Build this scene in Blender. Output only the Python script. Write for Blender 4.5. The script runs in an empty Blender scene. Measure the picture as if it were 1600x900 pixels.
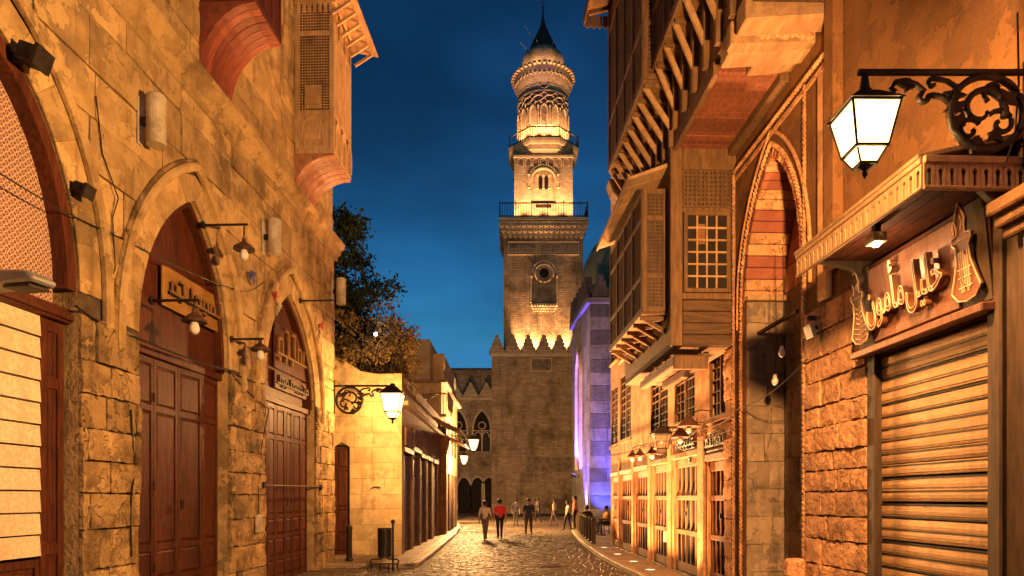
import bpy, bmesh, math, random
import numpy as np
from mathutils import Vector, Matrix
random.seed(7)
SC = bpy.context.scene
COL = SC.collection
PI = math.pi
R = math.radians

# ------------------------------------------------------------------ camera, sky, sun, exposure
F, CX, HY, EYE = 1066.667, 800.0, 777.0, 1.8      # 24 mm lens on a 36 mm sensor, horizon low in the frame (shifted lens)
cam_d = bpy.data.cameras.new('camera')
cam_d.lens, cam_d.sensor_width = 24.0, 36.0
cam_d.shift_y = (HY - 450.0) / 1600.0
cam_d.clip_start, cam_d.clip_end = 0.1, 3000.0
cam = bpy.data.objects.new('camera', cam_d)
cam.location = (0, 0, EYE)
cam.rotation_euler = (R(90), 0, 0)
COL.objects.link(cam)
SC.camera = cam

SUN_EL, SUN_ROT = R(4.0), R(180)
world = bpy.data.worlds.new('World')
SC.world = world
world.use_nodes = True
wn, wl = world.node_tree.nodes, world.node_tree.links
bg = wn['Background']
sky = wn.new('ShaderNodeTexSky')
sky.sky_type = 'NISHITA'
sky.sun_disc = False
sky.sun_elevation, sky.sun_rotation = SUN_EL, SUN_ROT
sky.air_density, sky.dust_density, sky.ozone_density = 1.0, 0.3, 5.0
# thin night cloud drifting over the whole sky
wtc = wn.new('ShaderNodeTexCoord')
wmap = wn.new('ShaderNodeMapping'); wmap.inputs['Scale'].default_value = (1.2, 1.2, 3.4)
wl.new(wtc.outputs['Generated'], wmap.inputs['Vector'])
wno = wn.new('ShaderNodeTexNoise'); wno.inputs['Scale'].default_value = 2.8; wno.inputs['Detail'].default_value = 5; wno.inputs['Roughness'].default_value = 0.5
wl.new(wmap.outputs['Vector'], wno.inputs['Vector'])
wr = wn.new('ShaderNodeMapRange'); wr.inputs[1].default_value = 0.3; wr.inputs[2].default_value = 0.7; wr.inputs[3].default_value = 0.68; wr.inputs[4].default_value = 1.35
wl.new(wno.outputs['Fac'], wr.inputs[0])
wtint = wn.new('ShaderNodeMix'); wtint.data_type = 'RGBA'; wtint.blend_type = 'MULTIPLY'; wtint.inputs[0].default_value = 1.0
wtint.inputs[7].default_value = (3.0, 0.9, 0.325, 1)
wgam = wn.new('ShaderNodeGamma'); wgam.inputs['Gamma'].default_value = 2.0   # late dusk: the zenith falls off faster than by day
wl.new(sky.outputs['Color'], wgam.inputs['Color']); wl.new(wgam.outputs['Color'], wtint.inputs[6])
wm = wn.new('ShaderNodeVectorMath'); wm.operation = 'SCALE'
wl.new(wtint.outputs[2], wm.inputs[0]); wl.new(wr.outputs[0], wm.inputs['Scale'])
wcap = wn.new('ShaderNodeVectorMath'); wcap.operation = 'MINIMUM'; wcap.inputs[1].default_value = (0.26, 1.5, 3.6)   # the sun has set: no afterglow stronger than the sky in view
wl.new(wm.outputs['Vector'], wcap.inputs[0]); wl.new(wcap.outputs['Vector'], bg.inputs['Color'])
bg.inputs['Strength'].default_value = 0.14

sun_d = bpy.data.lights.new('dusk_sun', 'SUN')
sun_d.energy, sun_d.angle, sun_d.color = 0.02, R(12), (1.0, 0.8, 0.62)
sun = bpy.data.objects.new('dusk_sun', sun_d)
sun.rotation_euler = (R(86), 0, 0)
COL.objects.link(sun)

SC.view_settings.view_transform = 'Standard'
SC.view_settings.look = 'None'
SC.view_settings.exposure = 0.0
SC.view_settings.gamma = 1.0
SC.view_settings.use_curve_mapping = False
cy = SC.cycles
cy.use_denoising = True
try: cy.denoiser = 'OPENIMAGEDENOISE'
except Exception: pass
cy.max_bounces, cy.diffuse_bounces, cy.glossy_bounces, cy.transparent_max_bounces = 4, 2, 1, 6
cy.use_adaptive_sampling, cy.adaptive_threshold = True, 0.025
cy.sample_clamp_indirect = 4.0
cy.caustics_reflective = cy.caustics_refractive = False

# ------------------------------------------------------------------ small helpers
class Frame:
    """A wall's own axes: x runs right along the wall seen from the street, -y comes out of it, z is up."""
    def __init__(s, ox, oy, dx, dy):
        n = math.hypot(dx, dy)
        s.o = Vector((ox, oy, 0)); s.a = Vector((dx/n, dy/n, 0)); s.n = Vector((-dy/n, dx/n, 0))
        s.rot = math.atan2(dy, dx)
    def hit(s, px, py, off=0.0):
        d = Vector(((px-CX)/F, 1.0, (HY-py)/F)); c = Vector((0, 0, EYE))
        q = s.o + s.n*off
        t = (q - c).dot(s.n) / d.dot(s.n)
        p = c + d*t
        return (p - s.o).dot(s.a), p.z
    def u(s, px, off=0.0): return s.hit(px, HY, off)[0]
    def z(s, px, py, off=0.0): return s.hit(px, py, off)[1]
def at(px, py, Y): return Vector(((px-CX)/F*Y, Y, EYE + (HY-py)/F*Y))

FA = Frame(-5.554, 0, 0.0469, 1)        # left stone building
FR = Frame(3.429, 24, 0.037, -1)        # right hand side of the street

def tag(o, label=None, cat=None, group=None, kind=None):
    if label: o['label'] = label
    if cat: o['category'] = cat
    if group: o['group'] = group
    if kind: o['kind'] = kind
    return o
def empty(name, loc=(0, 0, 0), rz=0.0, label=None, cat=None, group=None, kind=None, parent=None):
    o = bpy.data.objects.new(name, None)
    o.empty_display_size = 0.2
    COL.objects.link(o); o.location = loc; o.rotation_euler = (0, 0, rz)
    if parent: o.parent = parent
    return tag(o, label, cat, group, kind)
def fempty(name, fr, label=None, cat=None, **k): return empty(name, fr.o, fr.rot, label, cat, **k)
def link(name, me, parent=None, loc=(0, 0, 0), rot=(0, 0, 0)):
    o = bpy.data.objects.new(name, me); COL.objects.link(o)
    o.location = loc; o.rotation_euler = rot
    if parent: o.parent = parent
    return o

class MB:
    def __init__(s): s.v = []; s.f = []
    def face(s, *pts):
        n = len(s.v); s.v += [tuple(p) for p in pts]; s.f.append(tuple(range(n, n+len(pts)))); return s
    def box(s, x0, x1, y0, y1, z0, z1):
        n = len(s.v)
        s.v += [(x, y, z) for z in (z0, z1) for y in (y0, y1) for x in (x0, x1)]
        s.f += [tuple(n+i for i in q) for q in ((0,2,3,1),(4,5,7,6),(0,1,5,4),(2,6,7,3),(0,4,6,2),(1,3,7,5))]
        return s
    def bar(s, p, q, w, h=None):
        """rectangular bar from p to q, w wide, h tall"""
        h = h or w; p, q = Vector(p), Vector(q); d = (q-p).normalized()
        up = Vector((0,0,1)) if abs(d.z) < 0.95 else Vector((1,0,0))
        a = d.cross(up).normalized()*w/2; b = a.cross(d).normalized()*h/2
        n = len(s.v)
        for c in (p, q): s.v += [tuple(c-a-b), tuple(c+a-b), tuple(c+a+b), tuple(c-a+b)]
        s.f += [(n+3,n+2,n+1,n), (n+4,n+5,n+6,n+7)] + [(n+i, n+(i+1)%4, n+4+(i+1)%4, n+4+i) for i in range(4)]
        return s
    def prism(s, poly, y0, y1, ax='xz'):
        """polygon (a,b) extruded along the third axis"""
        def P(a, b, c): return (a, c, b) if ax == 'xz' else ((a, b, c) if ax == 'xy' else (c, a, b))
        n, m = len(s.v), len(poly)
        s.v += [P(a, b, y0) for a, b in poly] + [P(a, b, y1) for a, b in poly]
        s.f += [tuple(range(n+m-1, n-1, -1)), tuple(range(n+m, n+2*m))]
        s.f += [(n+i, n+(i+1) % m, n+m+(i+1) % m, n+m+i) for i in range(m)]
        return s
    def lathe(s, prof, n=16, c=(0, 0, 0), a0=0.0, a1=2*PI, cap=True):
        b, full = len(s.v), abs(a1-a0-2*PI) < 1e-6
        m = n if full else n+1
        for r, z in prof:
            for i in range(m):
                t = a0+(a1-a0)*i/n
                s.v.append((c[0]+r*math.cos(t), c[1]+r*math.sin(t), c[2]+z))
        for k in range(len(prof)-1):
            for i in range(n):
                j = (i+1) % m
                s.f.append((b+k*m+i, b+k*m+j, b+(k+1)*m+j, b+(k+1)*m+i))
        if cap and full:
            s.f.append(tuple(b+i for i in reversed(range(m)))); s.f.append(tuple(b+(len(prof)-1)*m+i for i in range(m)))
        return s
    def tube(s, pts, r, n=6, closed=False):
        pts = [Vector(p) for p in pts]; b, m = len(s.v), len(pts)
        for i, p in enumerate(pts):
            q0 = pts[i-1] if i or closed else p; q1 = pts[(i+1) % m] if i < m-1 or closed else p
            d = (q1-q0).normalized() if (q1-q0).length > 1e-9 else Vector((0,0,1))
            up = Vector((0,0,1)) if abs(d.z) < 0.9 else Vector((0,1,0))
            a = d.cross(up).normalized(); e = a.cross(d)
            rr = r[i] if isinstance(r, (list, tuple)) else r
            s.v += [tuple(p + (a*math.cos(2*PI*k/n) + e*math.sin(2*PI*k/n))*rr) for k in range(n)]
        for i in range(m if closed else m-1):
            j = (i+1) % m
            s.f += [(b+i*n+k, b+i*n+(k+1) % n, b+j*n+(k+1) % n, b+j*n+k) for k in range(n)]
        if not closed:
            s.f += [tuple(b+k for k in reversed(range(n))), tuple(b+(m-1)*n+k for k in range(n))]
        return s
    def ball(s, c, r, n=8, m=5):
        prof = [(max(1e-4, r*math.sin(PI*i/m)), -r*math.cos(PI*i/m)) for i in range(m+1)]
        return s.lathe(prof, n, c, cap=False)
    def mesh(s, name, m, smooth=False):
        me = bpy.data.meshes.new(name); me.from_pydata(s.v, [], s.f)
        ms = m if isinstance(m, (list, tuple)) else [m]
        for q in ms: me.materials.append(q)
        if smooth: me.polygons.foreach_set('use_smooth', [True]*len(me.polygons))
        me.update(); return me
    def build(s, name, m, parent=None, loc=(0, 0, 0), rot=(0, 0, 0), bevel=0.0, smooth=False):
        o = link(name, s.mesh(name, m, smooth), parent, loc, rot)
        if bevel:
            b = o.modifiers.new('bevel', 'BEVEL'); b.width = bevel; b.segments = 1; b.limit_method = 'ANGLE'; b.angle_limit = R(40)
        return o
def box(name, m, parent, x0, x1, y0, y1, z0, z1, bevel=0.0): return MB().box(x0, x1, y0, y1, z0, z1).build(name, m, parent, bevel=bevel)
def copy_tree(o, parent=None, loc=None):
    c = o.copy(); COL.objects.link(c); c.parent = parent
    if loc is not None: c.location = loc
    for ch in o.children: copy_tree(ch, c)
    return c

# ------------------------------------------------------------------ materials
def mk(name, c1, c2, scale=4.0, rough=0.8, bump=0.3, bscale=30.0, stretch=(1, 1, 1), rnd=0.18, stain=None, sscale=0.7, samt=0.6,
       spot=None, metal=0.0, det=4.0, bdist=0.01, crack=0.0, spec=0.35, coat=0.0, tweak=None, peel=0.0, streak=0.0):
    m = bpy.data.materials.new(name); m.use_nodes = True
    N, L = m.node_tree.nodes, m.node_tree.links
    b = N['Principled BSDF']
    b.inputs['Roughness'].default_value = rough; b.inputs['Metallic'].default_value = metal
    b.inputs['Specular IOR Level'].default_value = spec
    if coat: b.inputs['Coat Weight'].default_value = coat; b.inputs['Coat Roughness'].default_value = 0.25
    tc, oi = N.new('ShaderNodeTexCoord'), N.new('ShaderNodeObjectInfo')
    mul = N.new('ShaderNodeMath'); mul.operation = 'MULTIPLY'; mul.inputs[1].default_value = 23.0 if rnd else 0.0
    L.new(oi.outputs['Random'], mul.inputs[0])
    add = N.new('ShaderNodeVectorMath'); add.operation = 'ADD'
    L.new(tc.outputs['Object'], add.inputs[0]); L.new(mul.outputs[0], add.inputs[1])
    mp = N.new('ShaderNodeMapping'); mp.inputs['Scale'].default_value = stretch
    L.new(add.outputs[0], mp.inputs['Vector'])
    def noise(sc, d=det, vec=mp.outputs['Vector'], ro=0.6):
        n = N.new('ShaderNodeTexNoise'); n.inputs['Scale'].default_value = sc; n.inputs['Detail'].default_value = d; n.inputs['Roughness'].default_value = ro
        L.new(vec, n.inputs['Vector']); return n.outputs['Fac']
    def ramp(fac, lo, hi):
        r = N.new('ShaderNodeMapRange'); r.interpolation_type = 'SMOOTHSTEP'; r.inputs[1].default_value = lo; r.inputs[2].default_value = hi
        L.new(fac, r.inputs[0]); return r.outputs[0]
    def mix(fac, a, c, mode='MIX'):
        x = N.new('ShaderNodeMix'); x.data_type = 'RGBA'; x.blend_type = mode
        if isinstance(fac, float): x.inputs[0].default_value = fac
        else: L.new(fac, x.inputs[0])
        for s_, val in ((6, a), (7, c)):
            if isinstance(val, tuple): x.inputs[s_].default_value = (*val, 1)
            else: L.new(val, x.inputs[s_])
        return x.outputs[2]
    col = mix(ramp(noise(scale), 0.32, 0.68), c1, c2)
    if spot: col = mix(ramp(noise(scale*5.0, 3.0), 0.62, 0.72), col, spot)
    if stain:
        f = ramp(noise(sscale, 5.0, tc.outputs['Object'], 0.68), 0.46, 0.66)
        sm = N.new('ShaderNodeMath'); sm.operation = 'MULTIPLY'; sm.inputs[1].default_value = samt; L.new(f, sm.inputs[0])
        col = mix(sm.outputs[0], col, stain)
    if streak:
        ms_ = N.new('ShaderNodeMapping'); ms_.inputs['Scale'].default_value = (3.2, 3.2, 0.28); L.new(tc.outputs['Object'], ms_.inputs['Vector'])
        f = ramp(noise(1.0, 4.0, ms_.outputs['Vector'], 0.62), 0.5, 0.72)
        sm = N.new('ShaderNodeMath'); sm.operation = 'MULTIPLY'; sm.inputs[1].default_value = streak; L.new(f, sm.inputs[0])
        col = mix(sm.outputs[0], col, tuple(x*0.28 for x in c2))
    pk = None
    if peel:
        pk = ramp(noise(1.9, 7.0, tc.outputs['Object'], 0.66), 0.52, 0.535)
        pm2 = N.new('ShaderNodeMath'); pm2.operation = 'MULTIPLY'; pm2.inputs[1].default_value = 0.55; L.new(pk, pm2.inputs[0])
        col = mix(pm2.outputs[0], col, tuple(min(1, x*1.12) for x in c1))
    if rnd:
        rr = N.new('ShaderNodeMapRange'); rr.inputs[3].default_value = 1-rnd; rr.inputs[4].default_value = 1+rnd
        L.new(oi.outputs['Random'], rr.inputs[0])
        vm = N.new('ShaderNodeVectorMath'); vm.operation = 'SCALE'; L.new(col, vm.inputs[0]); L.new(rr.outputs[0], vm.inputs['Scale']); col = vm.outputs[0]
    hgt = noise(bscale, 3.0)
    if crack:
        vo = N.new('ShaderNodeTexVoronoi'); vo.feature = 'DISTANCE_TO_EDGE'; vo.inputs['Scale'].default_value = crack
        nz = N.new('ShaderNodeTexNoise'); nz.inputs['Scale'].default_value = 3.0; nz.inputs['Detail'].default_value = 4
        L.new(mp.outputs['Vector'], nz.inputs['Vector'])
        va = N.new('ShaderNodeVectorMath'); va.operation = 'MULTIPLY_ADD'; va.inputs[1].default_value = (0.6, 0.6, 0.6)
        L.new(nz.outputs['Color'], va.inputs[0]); L.new(mp.outputs['Vector'], va.inputs[2]); L.new(va.outputs[0], vo.inputs['Vector'])
        cr = ramp(vo.outputs['Distance'], 0.0, 0.014)
        gate = ramp(noise(1.3, 3.0), 0.36, 0.44)
        mx = N.new('ShaderNodeMath'); mx.operation = 'MAXIMUM'; L.new(cr, mx.inputs[0]); L.new(gate, mx.inputs[1])
        col = mix(mx.outputs[0], tuple(x*0.55 for x in c2), col)
        ml = N.new('ShaderNodeMath'); ml.operation = 'MULTIPLY'; L.new(hgt, ml.inputs[0]); L.new(mx.outputs[0], ml.inputs[1]); hgt = ml.outputs[0]
    if pk is not None:
        pa = N.new('ShaderNodeMath'); pa.operation = 'MULTIPLY_ADD'; pa.inputs[1].default_value = peel; L.new(pk, pa.inputs[0]); L.new(hgt, pa.inputs[2]); hgt = pa.outputs[0]
    if tweak: col, hgt = tweak(N, L, tc, mp, col, hgt, mix, ramp, noise)
    L.new(col, b.inputs['Base Color'])
    bp = N.new('ShaderNodeBump'); bp.inputs['Strength'].default_value = bump; bp.inputs['Distance'].default_value = bdist
    L.new(hgt, bp.inputs['Height']); L.new(bp.outputs['Normal'], b.inputs['Normal'])
    rv = N.new('ShaderNodeMapRange'); rv.inputs[3].default_value = max(0.05, rough-0.12); rv.inputs[4].default_value = min(1, rough+0.12)
    L.new(noise(scale*2.3, 1.0), rv.inputs[0]); L.new(rv.outputs[0], b.inputs['Roughness'])
    return m
def emit(name, col, strength, transp=0.0):
    m = bpy.data.materials.new(name); m.use_nodes = True
    N, L = m.node_tree.nodes, m.node_tree.links
    N.remove(N['Principled BSDF'])
    e = N.new('ShaderNodeEmission'); e.inputs[0].default_value = (*col, 1); e.inputs[1].default_value = strength
    out = N['Material Output']
    if transp:
        t = N.new('ShaderNodeBsdfTransparent'); x = N.new('ShaderNodeMixShader'); x.inputs[0].default_value = 1-transp
        L.new(t.outputs[0], x.inputs[1]); L.new(e.outputs[0], x.inputs[2]); L.new(x.outputs[0], out.inputs['Surface'])
    else: L.new(e.outputs[0], out.inputs['Surface'])
    return m
def brick_tweak(bw, bh, mortar, dark=0.55):
    def f(N, L, tc, mp, col, hgt, mix, ramp, noise):
        sp, cb = N.new('ShaderNodeSeparateXYZ'), N.new('ShaderNodeCombineXYZ')
        ad = N.new('ShaderNodeMath'); ad.operation = 'ADD'
        L.new(tc.outputs['Object'], sp.inputs[0]); L.new(sp.outputs[0], ad.inputs[0]); L.new(sp.outputs[1], ad.inputs[1])
        L.new(ad.outputs[0], cb.inputs[0]); L.new(sp.outputs[2], cb.inputs[1])
        br = N.new('ShaderNodeTexBrick'); br.inputs['Scale'].default_value = 1.0
        br.inputs['Brick Width'].default_value = bw; br.inputs['Row Height'].default_value = bh; br.inputs['Mortar Size'].default_value = mortar
        br.inputs['Color1'].default_value = (1, 1, 1, 1); br.inputs['Color2'].default_value = (0.66, 0.66, 0.66, 1); br.inputs['Mortar'].default_value = (dark*0.6,)*3+(1,)
        L.new(cb.outputs[0], br.inputs['Vector'])
        c = mix(1.0, col, br.outputs['Color'], 'MULTIPLY')
        iv = N.new('ShaderNodeMath'); iv.operation = 'MULTIPLY_ADD'; iv.inputs[1].default_value = -1.5; iv.inputs[2].default_value = 1.5
        L.new(br.outputs['Fac'], iv.inputs[0])
        sm = N.new('ShaderNodeMath'); sm.operation = 'ADD'; L.new(iv.outputs[0], sm.inputs[0]); L.new(hgt, sm.inputs[1])
        return c, sm.outputs[0]
    return f
def pattern_tweak(c_light, scale):
    """small cut-out arabesque: light cells in a dark fretwork"""
    def f(N, L, tc, mp, col, hgt, mix, ramp, noise):
        sp, cb = N.new('ShaderNodeSeparateXYZ'), N.new('ShaderNodeCombineXYZ')
        L.new(tc.outputs['Object'], sp.inputs[0]); L.new(sp.outputs[0], cb.inputs[0]); L.new(sp.outputs[2], cb.inputs[1])
        def rings(off, sc, r0, w):
            o_ = N.new('ShaderNodeVectorMath'); o_.operation = 'ADD'; o_.inputs[1].default_value = (off, off, 0); L.new(cb.outputs[0], o_.inputs[0])
            a = N.new('ShaderNodeTexVoronoi'); a.voronoi_dimensions = '2D'; a.inputs['Scale'].default_value = sc; a.inputs['Randomness'].default_value = 0.0
            L.new(o_.outputs[0], a.inputs['Vector'])
            d = N.new('ShaderNodeMath'); d.operation = 'SUBTRACT'; d.inputs[1].default_value = r0; L.new(a.outputs['Distance'], d.inputs[0])
            ab = N.new('ShaderNodeMath'); ab.operation = 'ABSOLUTE'; L.new(d.outputs[0], ab.inputs[0])
            iv = N.new('ShaderNodeMath'); iv.operation = 'SUBTRACT'; iv.inputs[0].default_value = 1.0; L.new(ramp(ab.outputs[0], w*0.6, w), iv.inputs[1]); return iv.outputs[0]
        fs = [rings(0.0, scale, 0.40, 0.12), rings(0.0, scale, 0.0, 0.17), rings(0.5/scale, scale, 0.30, 0.10), rings(0.25/scale, scale*2, 0.0, 0.22)]
        acc = fs[0]
        for q in fs[1:]:
            mn = N.new('ShaderNodeMath'); mn.operation = 'MAXIMUM'; L.new(acc, mn.inputs[0]); L.new(q, mn.inputs[1]); acc = mn.outputs[0]
        return mix(mn.outputs[0], col, c_light), mn.outputs[0]
    return f

M = {}
M['stone'] = mk('honey_limestone', (0.46, 0.31, 0.145), (0.22, 0.14, 0.065), 3.6, 0.88, 1.0, 13, rnd=0.3, stain=(0.06, 0.04, 0.022), sscale=1.2, samt=0.75, spot=(0.13, 0.085, 0.042), bdist=0.045, crack=1.1, peel=1.2, streak=0.6)
M['ashlar'] = mk('pale_ashlar', (0.55, 0.385, 0.18), (0.38, 0.25, 0.11), 2.6, 0.86, 0.75, 18, rnd=0.2, stain=(0.14, 0.095, 0.05), sscale=0.7, samt=0.65, spot=(0.26, 0.17, 0.08), bdist=0.025, crack=0.6, peel=0.7, streak=0.6)
M['mortar'] = mk('old_mortar', (0.12, 0.085, 0.052), (0.06, 0.044, 0.03), 6.0, 0.95, 0.8, 25, rnd=0, bdist=0.02)
M['pier'] = mk('eroded_stone', (0.52, 0.275, 0.14), (0.35, 0.17, 0.085), 4.5, 0.9, 1.0, 13, rnd=0.2, stain=(0.16, 0.085, 0.045), sscale=1.6, samt=0.55, spot=(0.52, 0.36, 0.23), bdist=0.04, peel=0.7)
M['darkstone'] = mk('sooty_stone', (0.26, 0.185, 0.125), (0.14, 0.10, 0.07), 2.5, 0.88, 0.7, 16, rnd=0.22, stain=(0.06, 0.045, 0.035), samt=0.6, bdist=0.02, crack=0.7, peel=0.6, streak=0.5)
M['redstone'] = mk('red_banded_stone', (0.26, 0.085, 0.05), (0.19, 0.06, 0.04), 3.0, 0.85, 0.5, 20, rnd=0.1)
M['plaster'] = mk('ochre_plaster', (0.19, 0.086, 0.03), (0.125, 0.055, 0.02), 1.2, 0.9, 0.6, 22, rnd=0, stain=(0.09, 0.045, 0.022), sscale=0.9, samt=0.7, bdist=0.02, peel=0.8, streak=0.5)
M['rplaster'] = mk('salmon_plaster', (0.52, 0.285, 0.14), (0.37, 0.19, 0.09), 2.2, 0.88, 0.6, 26, rnd=0.05, stain=(0.2, 0.105, 0.055), sscale=1.6, samt=0.65, bdist=0.014, peel=0.5, streak=0.55)
M['yplaster'] = mk('yellow_plaster', (0.55, 0.42, 0.22), (0.46, 0.33, 0.16), 1.5, 0.88, 0.4, 22, rnd=0.12, stain=(0.30, 0.18, 0.08), sscale=0.9, samt=0.7, bdist=0.015, peel=0.5, streak=0.35)
M['redwood'] = mk('red_varnished_wood', (0.12, 0.031, 0.013), (0.048, 0.013, 0.006), 5.0, 0.58, 0.5, 40, spot=(0.19, 0.075, 0.036), streak=0.5, stretch=(6, 6, 0.6), rnd=0.16, stain=(0.055, 0.018, 0.012), sscale=1.6, samt=0.5, bdist=0.006, spec=0.25)
M['pinkplank'] = mk('worn_pink_plank', (0.46, 0.25, 0.155), (0.30, 0.13, 0.075), 5.0, 0.6, 0.4, 30, stretch=(6, 0.8, 0.8), rnd=0.25, bdist=0.008)
M['redplank'] = mk('red_soffit_plank', (0.30, 0.085, 0.045), (0.17, 0.042, 0.024), 5.0, 0.6, 0.4, 30, stretch=(6, 0.8, 0.8), rnd=0.25, bdist=0.008)
M['brownwood'] = mk('old_brown_wood', (0.17, 0.092, 0.04), (0.095, 0.05, 0.022), 4.0, 0.7, 0.5, 34, stretch=(5, 5, 0.7), rnd=0.14, stain=(0.08, 0.045, 0.025), sscale=1.4, samt=0.45, bdist=0.008)
M['ochrewood'] = mk('ochre_lattice_wood', (0.60, 0.41, 0.22), (0.44, 0.28, 0.14), 4.0, 0.7, 0.5, 34, stretch=(5, 5, 0.7), rnd=0.14, stain=(0.14, 0.08, 0.04), sscale=1.4, samt=0.45, bdist=0.008)
M['brownplank'] = mk('old_brown_plank', (0.11, 0.058, 0.026), (0.06, 0.031, 0.014), 4.0, 0.72, 0.55, 34, stretch=(0.7, 5, 5), rnd=0.2, stain=(0.08, 0.045, 0.025), sscale=1.4, samt=0.45, bdist=0.008)
M['soffit'] = mk('brick_red_boarding', (0.20, 0.065, 0.034), (0.12, 0.04, 0.022), 4.0, 0.8, 0.5, 28, stretch=(1, 5, 5), rnd=0.25, spot=(0.07, 0.03, 0.018), bdist=0.01)
M['palewood'] = mk('weathered_pale_wood', (0.40, 0.25, 0.13), (0.28, 0.16, 0.08), 3.0, 0.75, 0.5, 30, stretch=(0.8, 4, 4), rnd=0.15, stain=(0.16, 0.09, 0.05), samt=0.5, bdist=0.01)
M['fringe'] = mk('canopy_fringe_wood', (0.42, 0.25, 0.13), (0.30, 0.17, 0.085), 4.0, 0.7, 0.4, 34, stretch=(4, 4, 0.8), rnd=0.14)
M['darkwood'] = mk('dark_wood', (0.085, 0.05, 0.03), (0.045, 0.026, 0.016), 4.0, 0.6, 0.4, 34, stretch=(5, 5, 0.7), rnd=0.2, bdist=0.008)
M['doorwood'] = mk('orange_door_wood', (0.21, 0.083, 0.032), (0.13, 0.05, 0.02), 4.0, 0.6, 0.4, 34, stretch=(5, 5, 0.7), rnd=0.18, bdist=0.006)
M['greydoor'] = mk('bleached_door_wood', (0.25, 0.145, 0.07), (0.165, 0.09, 0.043), 4.0, 0.65, 0.4, 34, stretch=(5, 5, 0.7), rnd=0.1, bdist=0.006)
M['void'] = mk('unlit_interior', (0.018, 0.012, 0.009), (0.01, 0.007, 0.006), 3.0, 0.9, 0.1, 10, rnd=0)
M['iron'] = mk('black_iron', (0.035, 0.028, 0.024), (0.018, 0.015, 0.013), 8.0, 0.5, 0.3, 60, rnd=0.1, metal=0.4, spec=0.4)
M['rust'] = mk('rusty_iron', (0.13, 0.06, 0.032), (0.06, 0.03, 0.02), 8.0, 0.7, 0.4, 50, rnd=0.1, metal=0.2)
M['tube'] = mk('cream_lamp_tube', (0.58, 0.52, 0.40), (0.46, 0.40, 0.30), 6.0, 0.5, 0.2, 30, rnd=0.06, stain=(0.2, 0.15, 0.09), sscale=3.0, samt=0.5)
M['grey'] = mk('grey_painted_metal', (0.30, 0.30, 0.29), (0.24, 0.24, 0.23), 5.0, 0.45, 0.1, 30, rnd=0, metal=0.3)
M['cream'] = mk('cream_louvre', (0.82, 0.70, 0.52), (0.66, 0.53, 0.36), 22.0, 0.6, 0.6, 60, rnd=0.06, stain=(0.5, 0.36, 0.2), sscale=1.2, samt=0.45, bdist=0.008, streak=0.15)
M['fret'] = mk('fretwork_panel', (0.20, 0.055, 0.035), (0.15, 0.04, 0.026), 4.0, 0.6, 0.6, 30, rnd=0, bdist=0.015, tweak=pattern_tweak((0.56, 0.42, 0.33), 13.0))
M['gold'] = mk('tarnished_gold_board', (0.40, 0.22, 0.05), (0.28, 0.14, 0.035), 5.0, 0.55, 0.3, 40, rnd=0, metal=0.1)
M['goldletter'] = mk('gold_letter', (0.30, 0.17, 0.045), (0.2, 0.11, 0.03), 5.0, 0.5, 0.2, 40, rnd=0.1, metal=0.2)
M['shutter'] = mk('roller_shutter_steel', (0.58, 0.36, 0.19), (0.44, 0.26, 0.13), 3.0, 0.42, 0.35, 30, stretch=(0.5, 3, 3), rnd=0.10, stain=(0.15, 0.085, 0.045), sscale=2.4, samt=0.6, spot=(0.22, 0.13, 0.07), streak=0.5, metal=0.35, spec=0.5)
M['signboard'] = mk('copper_sign_board', (0.30, 0.135, 0.085), (0.20, 0.085, 0.05), 5.0, 0.34, 0.2, 60, stretch=(5, 5, 0.6), rnd=0.05, metal=0.45, spec=0.5)
M['neon'] = mk('cream_letter_edge', (0.66, 0.47, 0.29), (0.56, 0.38, 0.22), 5.0, 0.4, 0.1, 40, rnd=0)
M['letter'] = mk('brown_letter_face', (0.22, 0.085, 0.04), (0.15, 0.055, 0.028), 5.0, 0.45, 0.2, 40, rnd=0)
M['cobble'] = mk('worn_cobble', (0.15, 0.105, 0.066), (0.065, 0.046, 0.03), 2.6, 0.6, 0.5, 26, rnd=0, spot=(0.06, 0.045, 0.032), stain=(0.05, 0.04, 0.03), sscale=0.5, samt=0.6, bdist=0.012, spec=0.28)
M['roadbed'] = mk('road_joint_sand', (0.05, 0.038, 0.028), (0.03, 0.023, 0.018), 5.0, 0.8, 0.4, 30, rnd=0)
M['ground'] = mk('packed_ground', (0.12, 0.095, 0.07), (0.08, 0.062, 0.046), 0.6, 0.9, 0.4, 10, rnd=0)
M['paving'] = mk('pavement_slab', (0.30, 0.22, 0.14), (0.22, 0.16, 0.10), 2.0, 0.62, 0.4, 24, rnd=0.14, stain=(0.13, 0.09, 0.06), sscale=1.0, samt=0.5, bdist=0.008)
M['kerb'] = mk('kerb_stone', (0.36, 0.28, 0.18), (0.26, 0.19, 0.12), 3.0, 0.65, 0.4, 24, rnd=0.14, bdist=0.008)
M['brick'] = mk('minaret_brick', (0.45, 0.33, 0.20), (0.33, 0.235, 0.14), 0.5, 0.88, 0.8, 6, rnd=0, stain=(0.12, 0.08, 0.05), sscale=0.3, samt=0.8, bdist=0.06, streak=0.5, tweak=brick_tweak(0.62, 0.21, 0.018, 0.9))
M['brickpale'] = mk('minaret_pale_brick', (0.52, 0.41, 0.27), (0.42, 0.32, 0.20), 0.6, 0.86, 0.7, 6, rnd=0, bdist=0.05, tweak=brick_tweak(0.5, 0.19, 0.016, 0.95))
M['carved'] = mk('carved_stone', (0.50, 0.38, 0.24), (0.38, 0.28, 0.17), 1.0, 0.85, 0.8, 5, rnd=0.05, bdist=0.05)
M['lead'] = mk('dark_lead_cap', (0.055, 0.045, 0.035), (0.03, 0.026, 0.022), 1.0, 0.6, 0.4, 8, rnd=0)
M['domegreen'] = mk('grey_green_dome', (0.20, 0.21, 0.16), (0.14, 0.15, 0.11), 0.5, 0.85, 0.4, 6, rnd=0)
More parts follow.
